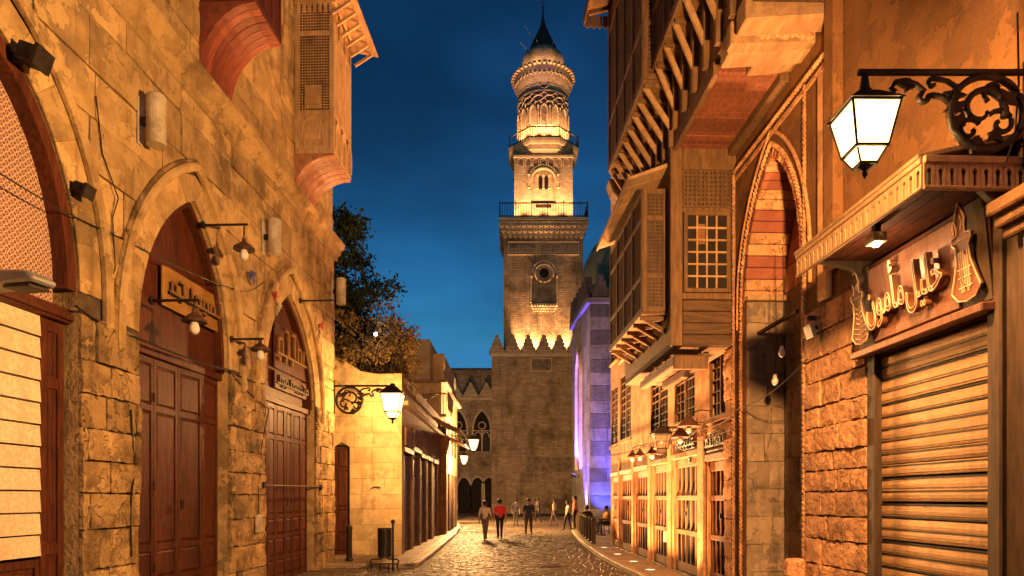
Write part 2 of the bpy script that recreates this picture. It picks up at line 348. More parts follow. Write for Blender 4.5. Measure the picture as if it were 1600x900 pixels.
M['abl_l'] = mk('grey_course_stone', (0.19, 0.17, 0.165), (0.13, 0.12, 0.115), 1.2, 0.85, 0.8, 7, rnd=0.2, stain=(0.08, 0.07, 0.065), sscale=0.5, samt=0.7, bdist=0.05, streak=0.6)
M['abl_d'] = mk('dark_course_stone', (0.10, 0.085, 0.083), (0.065, 0.056, 0.055), 1.2, 0.85, 0.8, 7, rnd=0.24, stain=(0.05, 0.045, 0.04), sscale=0.5, samt=0.7, bdist=0.05, streak=0.6)
M['leaf_d'] = mk('dark_leaf', (0.040, 0.060, 0.020), (0.020, 0.034, 0.012), 1.5, 0.75, 0.0, 8, rnd=0, spec=0.1)
M['leaf_l'] = mk('lamp_gold_leaf', (0.21, 0.14, 0.05), (0.11, 0.075, 0.028), 1.5, 0.75, 0.0, 8, rnd=0, spec=0.08)  # warm gold of the lamp light is put into this leaf colour
M['bark'] = mk('bark', (0.10, 0.07, 0.045), (0.05, 0.035, 0.025), 6.0, 0.9, 0.6, 20, stretch=(3, 3, 0.6), rnd=0)
M['cable'] = mk('black_cable', (0.02, 0.016, 0.014), (0.012, 0.01, 0.01), 5.0, 0.6, 0.0, 10, rnd=0)
M['awning'] = mk('red_awning', (0.30, 0.07, 0.05), (0.22, 0.05, 0.04), 2.0, 0.8, 0.2, 20, rnd=0)
M['whiteb'] = mk('white_glass_bulb', (0.80, 0.78, 0.72), (0.74, 0.72, 0.66), 3.0, 0.25, 0.0, 10, rnd=0, spec=0.5)
M['pane'] = emit('lit_lantern_pane', (1.0, 0.58, 0.19), 9.0, 0.4)
M['bulb'] = emit('lit_bulb', (1.0, 0.80, 0.45), 40.0)
M['bulbw'] = emit('cool_bulb', (0.75, 0.9, 1.0), 14.0)
M['bulbv'] = emit('violet_flood_glass', (0.25, 0.22, 1.0), 8.0)
M['flood'] = emit('warm_flood_glass', (1.0, 0.68, 0.3), 5.0)
M['stud'] = emit('ground_light_glass', (1.0, 0.72, 0.36), 3.0)
def cloth(name, c): 
    if name not in M: M[name] = mk(name, c, tuple(x*0.7 for x in c), 6.0, 0.9, 0.3, 40, rnd=0)
    return M[name]

LM = 5.1
SODIUM = (1.0, 0.485, 0.15)
def point(name, parent, loc, watts, col=SODIUM, size=0.06, smooth=0.0, typ='POINT', rot=None, cone=None, blend=0.5):
    d = bpy.data.lights.new(name, typ); d.energy = watts*LM; d.color = col; d.shadow_soft_size = size
    if cone: d.spot_size = cone; d.spot_blend = blend
    if smooth:
        d.use_nodes = True
        N, L = d.node_tree.nodes, d.node_tree.links
        e = N['Emission']; fo = N.new('ShaderNodeLightFalloff'); fo.inputs['Strength'].default_value = 1.0; fo.inputs['Smooth'].default_value = smooth
        L.new(fo.outputs['Quadratic'], e.inputs['Strength'])
    o = bpy.data.objects.new(name, d); COL.objects.link(o); o.parent = parent; o.location = loc
    if rot is not None: o.rotation_euler = rot
    return o
def aim(v):  # euler that points a lamp's -Z along v
    return Vector(v).to_track_quat('-Z', 'Y').to_euler()
# ------------------------------------------------------------------ builders shared by the buildings
class Arch:
    """an opening: straight jambs to zs, then a pointed (k<1) or round (k=1) head up to za over uA"""
    def __init__(s, uL, uR, z0, zs, za, uA=None, k=0.85):
        s.uL, s.uR, s.z0, s.zs, s.za, s.k = uL, uR, z0, zs, za, k
        s.uA = (uL+uR)/2 if uA is None else uA
    def f(s, t):
        c = math.sqrt(max(0, 1-s.k*s.k)); return (math.sqrt(max(0, 1-(s.k*t)**2))-c)/(1-c)
    def at(s, z):
        if z < s.z0-1e-6 or z > s.za+1e-6: return None
        if z <= s.zs: return s.uL, s.uR
        g = max(0.0, s.f(min(1, (z-s.zs)/(s.za-s.zs))))
        return s.uA-(s.uA-s.uL)*g, s.uA+(s.uR-s.uA)*g
    def grow(s, d, dz=None):
        return Arch(s.uL-d, s.uR+d, s.z0, s.zs, s.za+(d if dz is None else dz), s.uA, s.k)
    def path(s, n=14, jamb=True):
        zz = [s.zs+(s.za-s.zs)*math.sin(PI/2*i/n) for i in range(n+1)]
        l = [(s.at(z)[0], z) for z in zz]; r = [(s.at(z)[1], z) for z in zz]
        p = l + r[::-1][1:]
        return ([(s.uL, s.z0)] + p + [(s.uR, s.z0)]) if jamb else p
def Rect(u0, u1, z0, z1): return Arch(u0, u1, z0, z1, z1+1e-4, k=1)

def wall_sheet(name, m, parent, u0, u1, z0, z1, holes=(), reveal=0.3, y=0.0, mrev=None):
    """wall face with openings and their reveals"""
    b = MB(); zs = {z0, z1}
    for h in holes:
        zs |= {max(z0, h.z0), h.zs, min(z1, h.za)}
        zs |= {h.zs+(h.za-h.zs)*math.sin(PI/2*i/8) for i in range(9)}
    zs = sorted(q for q in zs if z0 <= q <= z1)
    hs = sorted(holes, key=lambda h: h.uL)
    for a, c in zip(zs, zs[1:]):
        if c-a < 1e-5: continue
        la, lc = u0, u0
        for h in hs:
            if h.z0 <= a+1e-6 and c <= h.za+1e-6:
                (p, q), (r, t) = h.at(a+1e-7), h.at(c-1e-7)
                b.face((la, y, a), (p, y, a), (r, y, c), (lc, y, c)); la, lc = q, t
        b.face((la, y, a), (u1, y, a), (u1, y, c), (lc, y, c))
    o = b.build(name, m, parent)
    if reveal:
        for h in hs:
            rb = MB()
            p = h.path(10) if h.za-h.zs > 0.01 else [(h.uL, h.z0), (h.uL, h.zs), (h.uR, h.zs), (h.uR, h.z0), (h.uL, h.z0)]
            for (a, c), (d, e) in zip(p, p[1:]): rb.face((a, y, c), (d, y, e), (d, y+reveal, e), (a, y+reveal, c))
            rb.build('reveal', mrev or m, parent)
    return o

def stone(name, m, parent, lev, left, right, proud, rough, inset, rng, ncol=3, y=0.0, smooth=False):
    b = MB(); n = len(lev)
    g = []
    for i, z in enumerate(lev):
        row = []
        for j in range(ncol+1):
            edge_z = i in (0, n-1); edge_u = j in (0, ncol)
            l, r = left[i]+inset, right[i]-inset
            if r < l: l = r = (l+r)/2
            u = l+(r-l)*j/ncol
            zz = z + (inset if i == 0 else -inset if i == n-1 else 0)
            if edge_z or edge_u: u += rng.uniform(-1, 1)*rough*0.7; zz += rng.uniform(-1, 1)*rough*0.7; d = proud*(rng.uniform(0.72, 1.0) if smooth else rng.uniform(0.45, 0.85))
            else: d = proud + rng.uniform(-1, 1)*rough
            row.append((u, y-max(0.004, d), zz))
        g.append(row)
    for i in range(n-1):
        for j in range(ncol): b.face(g[i][j], g[i][j+1], g[i+1][j+1], g[i+1][j])
    ring = [g[0][j] for j in range(ncol+1)] + [g[i][ncol] for i in range(1, n)] + [g[n-1][j] for j in range(ncol-1, -1, -1)] + [g[i][0] for i in range(n-2, 0, -1)]
    for p, q in zip(ring, ring[1:]+ring[:1]): b.face((p[0], y+0.01, p[2]), (q[0], y+0.01, q[2]), q, p)
    if smooth:                         # weld the front so it shades as one worn face
        b = MB(); b.v = [p for row in g for p in row]; w_ = ncol+1
        b.f = [(i*w_+j, i*w_+j+1, (i+1)*w_+j+1, (i+1)*w_+j) for i in range(n-1) for j in range(ncol)]
        k0 = len(b.v); idx = [j for j in range(w_)] + [i*w_+ncol for i in range(1, n)] + [(n-1)*w_+j for j in range(ncol-1, -1, -1)] + [i*w_ for i in range(n-2, 0, -1)]
        nf = len(b.f); m2 = len(idx)
        b.v += [(b.v[i][0], y+0.01, b.v[i][2]) for i in idx] + [b.v[i] for i in idx]
        b.f += [(k0+i, k0+(i+1) % m2, k0+m2+(i+1) % m2, k0+m2+i) for i in range(m2)]
        o = b.build(name, m, parent); o.data.polygons.foreach_set('use_smooth', [True]*nf+[False]*m2); return o
    return b.build(name, m, parent)

def masonry(parent, m, u0, u1, z0, z1, ch, wmin, wmax, holes=(), proud=0.03, rough=0.01, joint=0.006, seed=1, y=0.0, name='stone_block', cj=0.15, nlev=4, skip=0.0, mats=None, ncol=3, smooth=False):
    rng = random.Random(seed); out = []
    z, k = z0, 0
    while z < z1-0.08:
        h = ch*rng.uniform(1-cj, 1+cj)
        if z+h > z1-0.15: h = z1-z
        u = u0 - (0.5*wmin if k % 2 else 0)
        cells = []
        while u < u1-0.02:
            w = rng.uniform(wmin, wmax)
            if u+w > u1-0.2: w = u1-u
            cells.append((max(u, u0), u+w)); u += w
        split = []
        for a, c in cells:
            for ho in holes:
                if a < ho.uA-0.05 and c > ho.uA+0.05 and ho.z0 < z+h and ho.za > z:
                    split += [(a, ho.uA), (ho.uA, c)]; break
            else: split.append((a, c))
        for a, c in split:
            lev = [z+h*i/(nlev-1) for i in range(nlev)]
            L, Rr = [a]*nlev, [c]*nlev
            for ho in holes:
                for i, q in enumerate(lev):
                    iv = ho.at(q)
                    if iv is None: continue
                    if (a+c)/2 < ho.uA: Rr[i] = min(Rr[i], iv[0])
                    else: L[i] = max(L[i], iv[1])
            ok = [i for i in range(nlev) if Rr[i]-L[i] > 0.05]
            if len(ok) < 2 or rng.random() < skip: continue
            ok = list(range(ok[0], ok[-1]+1))
            if min(Rr[i]-L[i] for i in ok) < 0.02: continue
            mm = m if mats is None else mats(k, (a+c)/2, z, rng)
            out.append(stone(name, mm, parent, [lev[i] for i in ok], [L[i] for i in ok], [Rr[i] for i in ok], proud*rng.uniform(0.6, 1.3), rough*rng.uniform(0.5, 1.5), joint, rng, y=y, ncol=ncol, smooth=smooth))
        z += h; k += 1
    return out

def sweep_ring(name, m, parent, path, w, y0, y1, pieces=0, gap=0.006, bevel=0.0, inner=0.0):
    """a flat band of width w outside a (u,z) path, from y0 to y1; cut into separate pieces if asked"""
    n = len(path); P = [Vector((a, 0, b)) for a, b in path]; nor = []
    for i in range(n):
        d = (P[min(i+1, n-1)]-P[max(i-1, 0)]).normalized(); nor.append(Vector((-d.z, 0, d.x)))
    def seg(i0, i1):
        b = MB(); idx = list(range(i0, i1+1)); k = len(b.v)
        for i in idx:
            a, c = P[i]+nor[i]*inner, P[i]+nor[i]*(inner+w)
            for q, yy in ((a, y0), (c, y0), (c, y1), (a, y1)): b.v.append((q.x, yy, q.z))
        for t in range(len(idx)-1):
            for e in range(4):
                b.f.append((k+4*t+e, k+4*t+(e+1) % 4, k+4*t+4+(e+1) % 4, k+4*t+4+e))
        b.f.append((k+3, k+2, k+1, k)); e = k+4*(len(idx)-1); b.f.append((e, e+1, e+2, e+3))
        return b
    if not pieces: return seg(0, n-1).build(name, m, parent, bevel=bevel)
    out = []; st = max(1, (n-1)//pieces)
    for i in range(0, n-1, st): out.append(seg(i, min(i+st, n-1)).build(name, m, parent, bevel=bevel or 0.008))
    return out

def arch_panel(name, m, parent, ar, y, n=12):
    b = MB(); p = ar.path(n, jamb=False)
    l = p[:n+1]; r = p[n:][::-1]
    l = [(ar.uL, ar.z0)]+l; r = [(ar.uR, ar.z0)]+r
    for i in range(n+1): b.face((l[i][0], y, l[i][1]), (r[i][0], y, r[i][1]), (r[i+1][0], y, r[i+1][1]), (l[i+1][0], y, l[i+1][1]))
    return b.build(name, m, parent)

def leaf_mesh(w, h, rows, th=0.05, stile=0.075, rail=0.09, split=1):
    """panelled door leaf: stiles, rails and raised panels; rows = panel heights from the bottom as fractions"""
    b = MB()
    b.box(0, w, -0.012, 0.012, 0, h)
    for x0, x1 in ((0, stile), (w-stile, w)): b.box(x0, x1, -th/2-0.012, -0.0121, 0, h)
    tot = sum(rows); free = h-rail*(len(rows)+1); z = 0
    for i, r_ in enumerate(list(rows)+[0]):
        b.box(stile, w-stile, -th/2-0.010, -0.0121, z, z+rail); z += rail
        if i == len(rows): break
        ph = free*r_/tot; pw = (w-2*stile)/split
        for s_ in range(split):
            x0, x1 = stile+pw*s_+0.02, stile+pw*(s_+1)-0.02
            if x1-x0 > 0.03 and ph > 0.06:
                k = len(b.v); c = min(0.03, (x1-x0)*0.25)
                lo = [(x0, z+0.02), (x1, z+0.02), (x1, z+ph-0.02), (x0, z+ph-0.02)]
                hi = [(x0+c, z+0.02+c), (x1-c, z+0.02+c), (x1-c, z+ph-0.02-c), (x0+c, z+ph-0.02-c)]
                b.v += [(a, -0.0122, q) for a, q in lo] + [(a, -0.034, q) for a, q in hi]
                b.f += [(k+4, k+5, k+6, k+7)] + [(k+e, k+(e+1) % 4, k+4+(e+1) % 4, k+4+e) for e in range(4)]
        z += ph
    return b

def grid_bars(parent, m, name, x0, x1, z0, z1, nx, nz, t=0.02, y=0.0, d=0.03, one=False):
    """window bars; one=True joins a fine lattice into a single mesh"""
    o = MB(); objs = []
    for i in range(1, nx):
        x = x0+(x1-x0)*i/nx
        if one: o.box(x-t/2, x+t/2, y-d/2, y+d/2, z0, z1)
        else: objs.append(box(name, m, parent, x-t/2, x+t/2, y-d/2, y+d/2, z0, z1))
    for j in range(1, nz):
        z = z0+(z1-z0)*j/nz
        if one: o.box(x0, x1, y-d/2-0.003, y+d/2+0.003, z-t/2, z+t/2)
        else: objs.append(box(name, m, parent, x0, x1, y-d/2-0.004, y+d/2+0.004, z-t/2, z+t/2))
    if one:
        ob = o.build(name, m, parent); ob['kind'] = 'stuff'; return ob
    return objs
def turned_lattice(parent, m, x0, x1, z0, z1, cell, y=0.0, t=None, name='lattice'):
    """mashrabiya screen: fine spindles with a bead at every crossing, one mesh"""
    t = t or cell*0.3; o = MB()
    nx, nz = max(2, round((x1-x0)/cell)), max(2, round((z1-z0)/cell))
    for i in range(nx+1):
        x = x0+(x1-x0)*i/nx; o.box(x-t/3, x+t/3, y-t/3, y+t/3, z0, z1)
    for j in range(nz+1):
        z = z0+(z1-z0)*j/nz; o.box(x0, x1, y-t/3-0.002, y+t/3+0.002, z-t/3, z+t/3)
        for i in range(nx+1):
            x = x0+(x1-x0)*i/nx; q = t*0.75
            k = len(o.v); o.v += [(x-q, y, z), (x, y-q, z), (x+q, y, z), (x, y+q, z), (x, y, z+q), (x, y, z-q)]
            o.f += [(k, k+1, k+4), (k+1, k+2, k+4), (k+1, k, k+5), (k+2, k+1, k+5), (k+2, k+3, k+4), (k+3, k, k+4), (k+3, k+2, k+5), (k, k+3, k+5)]
    ob = o.build(name, m, parent); ob['kind'] = 'stuff'; return ob
def frame_rect(name, m, parent, x0, x1, z0, z1, w, y0, y1, bevel=0.006):
    b = MB()
    b.box(x0-w, x1+w, y0, y1, z1, z1+w); b.box(x0-w, x1+w, y0, y1, z0-w, z0)
    b.box(x0-w, x0, y0, y1, z0, z1); b.box(x1, x1+w, y0, y1, z0, z1)
    return b.build(name, m, parent, bevel=bevel)
def rope(name, m, parent, pts, r, turns):
    pts = [Vector(p) for p in pts]; seg = [0.0]
    for a, c in zip(pts, pts[1:]): seg.append(seg[-1]+(c-a).length)
    n = int(seg[-1]/r/0.9)+2; b = MB()
    for ph in (0, PI):
        q = []
        for i in range(n):
            s_ = seg[-1]*i/(n-1); k = max(j for j in range(len(seg)) if seg[j] <= s_+1e-9); k = min(k, len(pts)-2)
            t = (s_-seg[k])/(seg[k+1]-seg[k]); p = pts[k].lerp(pts[k+1], t); d = (pts[k+1]-pts[k]).normalized()
            a = d.cross(Vector((0, 1, 0))).normalized(); e = Vector((0, 1, 0)); w = ph+turns*2*PI*s_
            q.append(p+(a*math.cos(w)+e*math.sin(w))*r*0.5)
        b.tube(q, r*0.62, 5)
    return b.build(name, m, parent, smooth=True)
def text_mesh(txt, size, extrude=0.0, bevel=0.0, fill=True):
    c = bpy.data.curves.new('lettering', 'FONT'); c.body = txt; c.size = size; c.align_x = 'CENTER'; c.align_y = 'BOTTOM_BASELINE' if False else 'CENTER'
    c.extrude = extrude; c.bevel_depth = bevel; c.bevel_resolution = 1; c.resolution_u = 3
    c.fill_mode = 'BOTH' if fill else 'NONE'
    if not fill: c.dimensions = '3D' if False else c.dimensions
    o = bpy.data.objects.new('lettering', c); COL.objects.link(o)
    dg = bpy.context.evaluated_depsgraph_get(); dg.update()
    me = bpy.data.meshes.new_from_object(o.evaluated_get(dg))
    bpy.data.objects.remove(o); bpy.data.curves.remove(c)
    return me
def mesh_obj(name, me, m, parent, loc=(0, 0, 0), rot=(0, 0, 0)):
    me.materials.clear(); me.materials.append(m)
    return link(name, me, parent, loc, rot)
def sag(p, q, d, n=14): 
    p, q = Vector(p), Vector(q)
    return [p.lerp(q, i/n)-Vector((0, 0, d*4*(i/n)*(1-i/n))) for i in range(n+1)]
# ------------------------------------------------------------------ ground, road, pavements
MB().face((-300, -60, -0.02), (300, -60, -0.02), (300, 600, -0.02), (-300, 600, -0.02)).build('ground', M['ground'])['kind'] = 'structure'
KL = [(17.15, -2.42), (20, -2.4), (26, -2.5), (32, -2.62), (38, -2.9), (44, -3.4), (50, -4.2)]
KR = [(4.0, 3.05), (10, 2.95), (14, 2.85), (17, 2.68), (20, 2.6), (24, 2.62), (28, 2.74), (32, 2.92), (36, 3.15), (42, 3.6), (48, 4.3), (54, 5.3)]
def interp(tb, y):
    if y <= tb[0][0]: return tb[0][1]
    for (a, b), (c, d) in zip(tb, tb[1:]):
        if y <= c: return b+(d-b)*(y-a)/(c-a)
    return tb[-1][1]
def xl(y): return interp(KL, y) if y > 17.15 else -5.6+0.0469*y
def xr(y): return interp(KR, y)
rd = empty('road', kind='structure')
b = MB()
ys = [-4+i*1.0 for i in range(22)]
for i in range(-4, 74):
    b.face((xl(i) if i > 17 else -5.5, i, 0.0), (xr(i)+0.1, i, 0), (xr(i+1)+0.1, i+1, 0), (xl(i+1) if i+1 > 17 else -5.5, i+1, 0))
b.build('road_bed', M['roadbed'], rd)
rng = random.Random(3)
b = MB(); y = 9.0; k = 0
while y < 64:
    dy = 0.15+0.0022*max(0, y-14); x = -5.2 if y < 17.0 else xl(y)+0.05
    x += rng.uniform(0, 0.15); xe = xr(y)-0.03
    while x < xe-0.1:
        w = rng.uniform(0.17, 0.30)*(1+0.008*max(0, y-16)); x1 = min(x+w, xe); h = 0.022+rng.uniform(-0.009, 0.011)
        t = rng.uniform(-0.007, 0.007); t2 = rng.uniform(-0.006, 0.006); c = 0.028; n = len(b.v); y0, y1 = y+0.008+rng.uniform(0, 0.012), y+dy-0.008
        b.v += [(x+0.008, y0, 0), (x1-0.008, y0, 0), (x1-0.008, y1, 0), (x+0.008, y1, 0),
                (x+c, y0+c, h+t), (x1-c, y0+c, h-t+t2), (x1-c, y1-c, h-t), (x+c, y1-c, h+t+t2)]
        b.f += [(n+4, n+5, n+6, n+7), (n, n+1, n+5, n+4), (n+1, n+2, n+6, n+5), (n+2, n+3, n+7, n+6), (n+3, n, n+4, n+7)]
        x = x1
    y += dy; k += 1
o = b.build('cobblestones', M['cobble'], rd, smooth=False); o['kind'] = 'stuff'

def kerb_run(parent, pts, w, h, inward, step=0.9):
    """kerb stones laid end to end along a polyline, each one a piece"""
    P = [Vector((x, y, 0)) for x, y in pts]; seg = [0.0]
    for a, c in zip(P, P[1:]): seg.append(seg[-1]+(c-a).length)
    def q(s_):
        s_ = min(max(s_, 0), seg[-1]); k = 0
        while k < len(seg)-2 and seg[k+1] < s_: k += 1
        t = (s_-seg[k])/(seg[k+1]-seg[k]); d = (P[k+1]-P[k]).normalized()
        return P[k].lerp(P[k+1], t), Vector((-d.y, d.x, 0))*inward
    s_ = 0.0
    while s_ < seg[-1]-0.1:
        e = min(s_+step, seg[-1]); (a, na), (c, nc) = q(s_+0.006), q(e-0.006)
        a2, c2 = a+na*w, c+nc*w; hh = h+random.uniform(-0.006, 0.006); n = 0.02
        b = MB()
        b.v += [tuple(v) for v in (a, c, c2, a2)] + [tuple(v+Vector((0, 0, hh-n))) for v in (a, c)] + [tuple(v+Vector((0, 0, hh))) for v in (a+na*n, c+nc*n, c2, a2)]
        b.f += [(0, 1, 5, 4), (4, 5, 7, 6), (6, 7, 8, 9), (1, 2, 8, 7, 5), (3, 0, 4, 6, 9), (2, 3, 9, 8)]
        b.build('kerb_stone', M['kerb'], parent); s_ = e
def paving(parent, inner, outer, y0, y1, z, sx, sy):
    """slabs between two edge functions"""
    y = y0; k = 0
    while y < y1-0.05:
        ye = min(y+sy, y1); a = min(inner(y), inner(ye)); c = max(outer(y), outer(ye))
        x = a-(sx*0.5 if k % 2 else 0)
        while x < c-0.02:
            def cl(xx, yy): return min(max(xx, inner(yy)), outer(yy))
            g = 0.005; p = [(cl(x, y)+g, y+g), (cl(x+sx, y)-g, y+g), (cl(x+sx, ye)-g, ye-g), (cl(x, ye)+g, ye-g)]
            if p[1][0]-p[0][0] > 0.03 or p[2][0]-p[3][0] > 0.03:
                t = z+random.uniform(-0.003, 0.004); b = MB()
                b.v += [(u, v, z-0.05) for u, v in p]+[(u, v, t) for u, v in p]
                b.f += [(4, 5, 6, 7)]+[(i, (i+1) % 4, 4+(i+1) % 4, 4+i) for i in range(4)]
                b.build('paving_slab', M['paving'], parent)
            x += sx
        y = ye; k += 1
pl = empty('left_pavement', kind='structure')
b = MB()
for i in range(17, 51):
    y0, y1 = max(17.2, i), i+1
    b.face((-9, y0, 0.09), (xl(y0)-0.05, y0, 0.09), (xl(y1)-0.05, y1, 0.09), (-9, y1, 0.09))
b.build('pavement_bed', M['mortar'], pl)
kerb_run(pl, [(-4.9, 17.1), (-2.62, 17.1), (-2.46, 17.18), (-2.40, 17.4)]+[(x, y) for y, x in KL[1:]], 0.16, 0.13, 1)
paving(pl, lambda y: -5.2 if y < 19.85 else -3.35, lambda y: xl(max(y, 17.3))-0.18, 17.28, 40, 0.125, 0.62, 0.62)
pr = empty('right_pavement', kind='structure')
b = MB()
for i in range(4, 54): b.face((xr(i)+0.05, i, 0.09), (9, i, 0.09), (9, i+1, 0.09), (xr(i+1)+0.05, i+1, 0.09))
b.build('pavement_bed', M['mortar'], pr)
kerb_run(pr, [(x, y) for y, x in KR], 0.16, 0.13, -1)
paving(pr, lambda y: xr(y)+0.18, lambda y: 4.4-0.037*y+0.05 if y < 23.6 else 6.2, 7, 40, 0.125, 0.62, 0.62)
# ------------------------------------------------------------------ the left stone building
A = fempty('stone_building', FA, 'honey coloured stone building with three arched shop doors along left side', 'building')
UC = 18.02
a1 = Arch(5.05, FA.u(122), 0, 4.25, 6.62, FA.u(-20), k=0.97)
a2 = Arch(FA.u(214), FA.u(356), 0, 4.05, FA.z(312, 322), FA.u(302), k=0.90)
a3 = Arch(FA.u(412), FA.u(491), 0, 3.98, FA.z(455, 462), FA.u(452), k=0.90)
HO = [a1, a2, a3]
CZ0, CZ1 = 8.08, 8.58
wall_sheet('wall', M['mortar'], A, 1.5, UC, 0, CZ0, HO, 0.34, mrev=M['ashlar'])
# lower, rough courses on the piers; larger smooth ashlar above the springing
rings = [h.grow(0.42, 0.5) for h in HO]
mm = lambda k, u, z, rng: M['stone'] if z < 3.9 or rng.random() < 0.12 else M['ashlar']
masonry(A, M['stone'], 3.2, UC-0.01, 0.0, 4.0, 0.46, 0.45, 0.95, HO, 0.06, 0.022, 0.012, 11, nlev=6, ncol=7, smooth=True)
masonry(A, M['ashlar'], 3.2, UC-0.01, 4.0, CZ0, 0.60, 0.85, 1.7, rings, 0.04, 0.009, 0.011, 12, mats=mm, cj=0.08, ncol=4, smooth=True)
for h, n in ((a1, 13), (a2, 13), (a3, 13)):
    sweep_ring('voussoir', M['ashlar'], A, h.path(n, jamb=False), 0.39, -0.035, 0.0, pieces=n)
    g = h.grow(0.40, 0.46)
    sweep_ring('arch_moulding', M['ashlar'], A, [(g.uL, g.zs-0.35)]+g.path(12, jamb=False)+[(g.uR, g.zs-0.35)], 0.13, -0.12, -0.005, bevel=0.03)
    sweep_ring('arch_fillet', M['stone'], A, [(g.uL, g.zs-0.35)]+g.path(12, jamb=False)+[(g.uR, g.zs-0.35)], 0.06, -0.075, -0.006, inner=0.13, bevel=0.015)
# cornice in moulded lengths
prof = [(0, 8.08), (-0.06, 8.10), (-0.06, 8.2), (-0.12, 8.24), (-0.15, 8.34), (-0.24, 8.40), (-0.26, 8.50), (-0.20, 8.56), (0, 8.58)]
u = 2.0
while u < UC+0.2:
    e = min(u+1.35, UC+0.22); MB().prism(prof, u+0.003, e-0.003, 'yz').build('cornice_stone', M['ashlar'], A, bevel=0.008); u = e
wall_sheet('upper_wall', M['mortar'], A, 1.5, UC, CZ1-0.02, 14.5, (), 0, y=0.03)
masonry(A, M['ashlar'], 8.0, UC-0.01, CZ1, 14.2, 0.56, 0.9, 1.6, (), 0.03, 0.006, 0.010, 13, y=0.03, cj=0.06)
b = MB(); b.face((UC, 0.03, 0), (UC, 7, 0), (UC, 7, 14.5), (UC, 0.03, 14.5)); b.face((1.5, 0.03, 14.5), (UC, 0.03, 14.5), (UC, 7, 14.5), (1.5, 7, 14.5))
b.face((1.5, 7, 0), (1.5, 0.03, 0), (1.5, 0.03, 14.5), (1.5, 7, 14.5)); b.face((1.5, 7, 0), (UC, 7, 0), (UC, 7, 14.5), (1.5, 7, 14.5))
b.build('rear_wall', M['plaster'], A)
for h in HO: MB().face((h.uL-0.1, 0.335, 0), (h.uR+0.1, 0.335, 0), (h.uR+0.1, 0.335, h.za+0.1), (h.uL-0.1, 0.335, h.za+0.1)).build('door_backing', M['void'], A)

# shop front with the big fretwork fanlight
d1 = empty('shop_front', parent=A)
T0 = 3.86
sweep_ring('arch_frame', M['redwood'], d1, a1.path(16, jamb=False), 0.15, 0.02, 0.30, inner=-0.15)
aa = Arch(a1.uL+0.15, a1.uR-0.15, T0+0.2, a1.zs, a1.za-0.15, a1.uA, a1.k)
arch_panel('fretwork', M['fret'], d1, aa, 0.2)
box('transom', M['redwood'], d1, a1.uL, a1.uR, 0.08, 0.32, T0, T0+0.17, bevel=0.01)
box('transom_moulding', M['redwood'], d1, a1.uL, a1.uR, 0.04, 0.078, T0+0.03, T0+0.10, bevel=0.01)
ul = FA.u(57, 0.2)
nb = 11; z0 = 1.12; hh = (T0-z0)/nb
for i in range(nb):
    MB().prism([(0.145, z0+i*hh+0.016), (0.162, z0+(i+1)*hh-0.004), (0.2, z0+(i+1)*hh-0.004), (0.2, z0+i*hh+0.012)], a1.uL+0.1, ul, 'yz').build('louvre', M['cream'], d1)
leaf_mesh(ul-a1.uL-0.1, 1.08, (1, 1), split=4).build('lower_panel', M['redwood'], d1, (a1.uL+0.1, 0.2, 0.02))
leaf_mesh(a1.uR-ul-0.03, T0-0.03, (0.5, 0.5, 2.1, 0.62), split=2, stile=0.10, rail=0.13).build('door_leaf', M['redwood'], d1, (ul+0.01, 0.2, 0.02))
MB().tube([(ul+0.45, 0.13, 1.86), (ul+0.45, 0.09, 1.88), (ul+0.45, 0.09, 2.02), (ul+0.45, 0.13, 2.04)], 0.012).build('door_handle', M['iron'], d1)

def folding_front(h, zt, n, rows, seed, fold):
    d = empty('folding_door', parent=A); rng = random.Random(seed)
    w = (h.uR-h.uL-0.06)/n
    for i in range(n):
        m_ = leaf_mesh(w-0.012, zt-0.06, rows, stile=0.06, rail=0.085)
        ang = fold[i]; m_.build('door_leaf', M['redwood'], d, (h.uL+0.03+w*i, 0.2+fold[i+n], 0.03), (0, 0, ang))
        if i in (1, n-1):
            for zz in (0.7, 1.9, 3.2): MB().lathe([(0.014, 0), (0.014, 0.13)], 6).build('hinge', M['iron'], d, (h.uL+0.03+w*i, 0.155, zz))
    MB().tube([(h.uL+0.03+w*n/2+0.05, 0.15, 1.62), (h.uL+0.03+w*n/2+0.06, 0.10, 1.64), (h.uL+0.03+w*n/2+0.06, 0.10, 1.76), (h.uL+0.03+w*n/2+0.05, 0.15, 1.78)], 0.012).build('door_handle', M['iron'], d)
    box('transom', M['redwood'], d, h.uL, h.uR, 0.10, 0.30, zt-0.02, zt+0.10, bevel=0.01)
    t = Arch(h.uL, h.uR, zt+0.1, h.zs, h.za, h.uA, h.k)
    arch_panel('tympanum_panel', M['redwood'], d, t, 0.21)
    sweep_ring('arch_frame', M['redwood'], d, [(h.uL, zt+0.1)]+h.path(12, jamb=False)+[(h.uR, zt+0.1)], 0.09, 0.06, 0.22, inner=-0.09, bevel=0.01)
    return d
folding_front(a2, 3.86, 4, (0.42, 0.42, 2.0, 0.62), 5, [0, 0, R(-5), R(5), 0, 0, 0, -0.055])
d3 = folding_front(a3, 3.80, 6, (0.45, 0.5, 0.45, 2.1, 0.75), 6, [R(-4), R(4), R(-4), R(4), R(-4), R(4), 0, -0.03, 0, -0.03, 0, -0.03])
ub0, ub1 = FA.u(406), FA.u(496)
MB().tube([(ub0, -0.07, 2.03), (ub1, -0.07, 2.06)], 0.022).build('security_bar', M['rust'], d3)
for uu in (ub0, ub1): box('bar_bracket', M['iron'], d3, uu-0.05, uu+0.05, -0.11, 0.0, 1.98, 2.10)

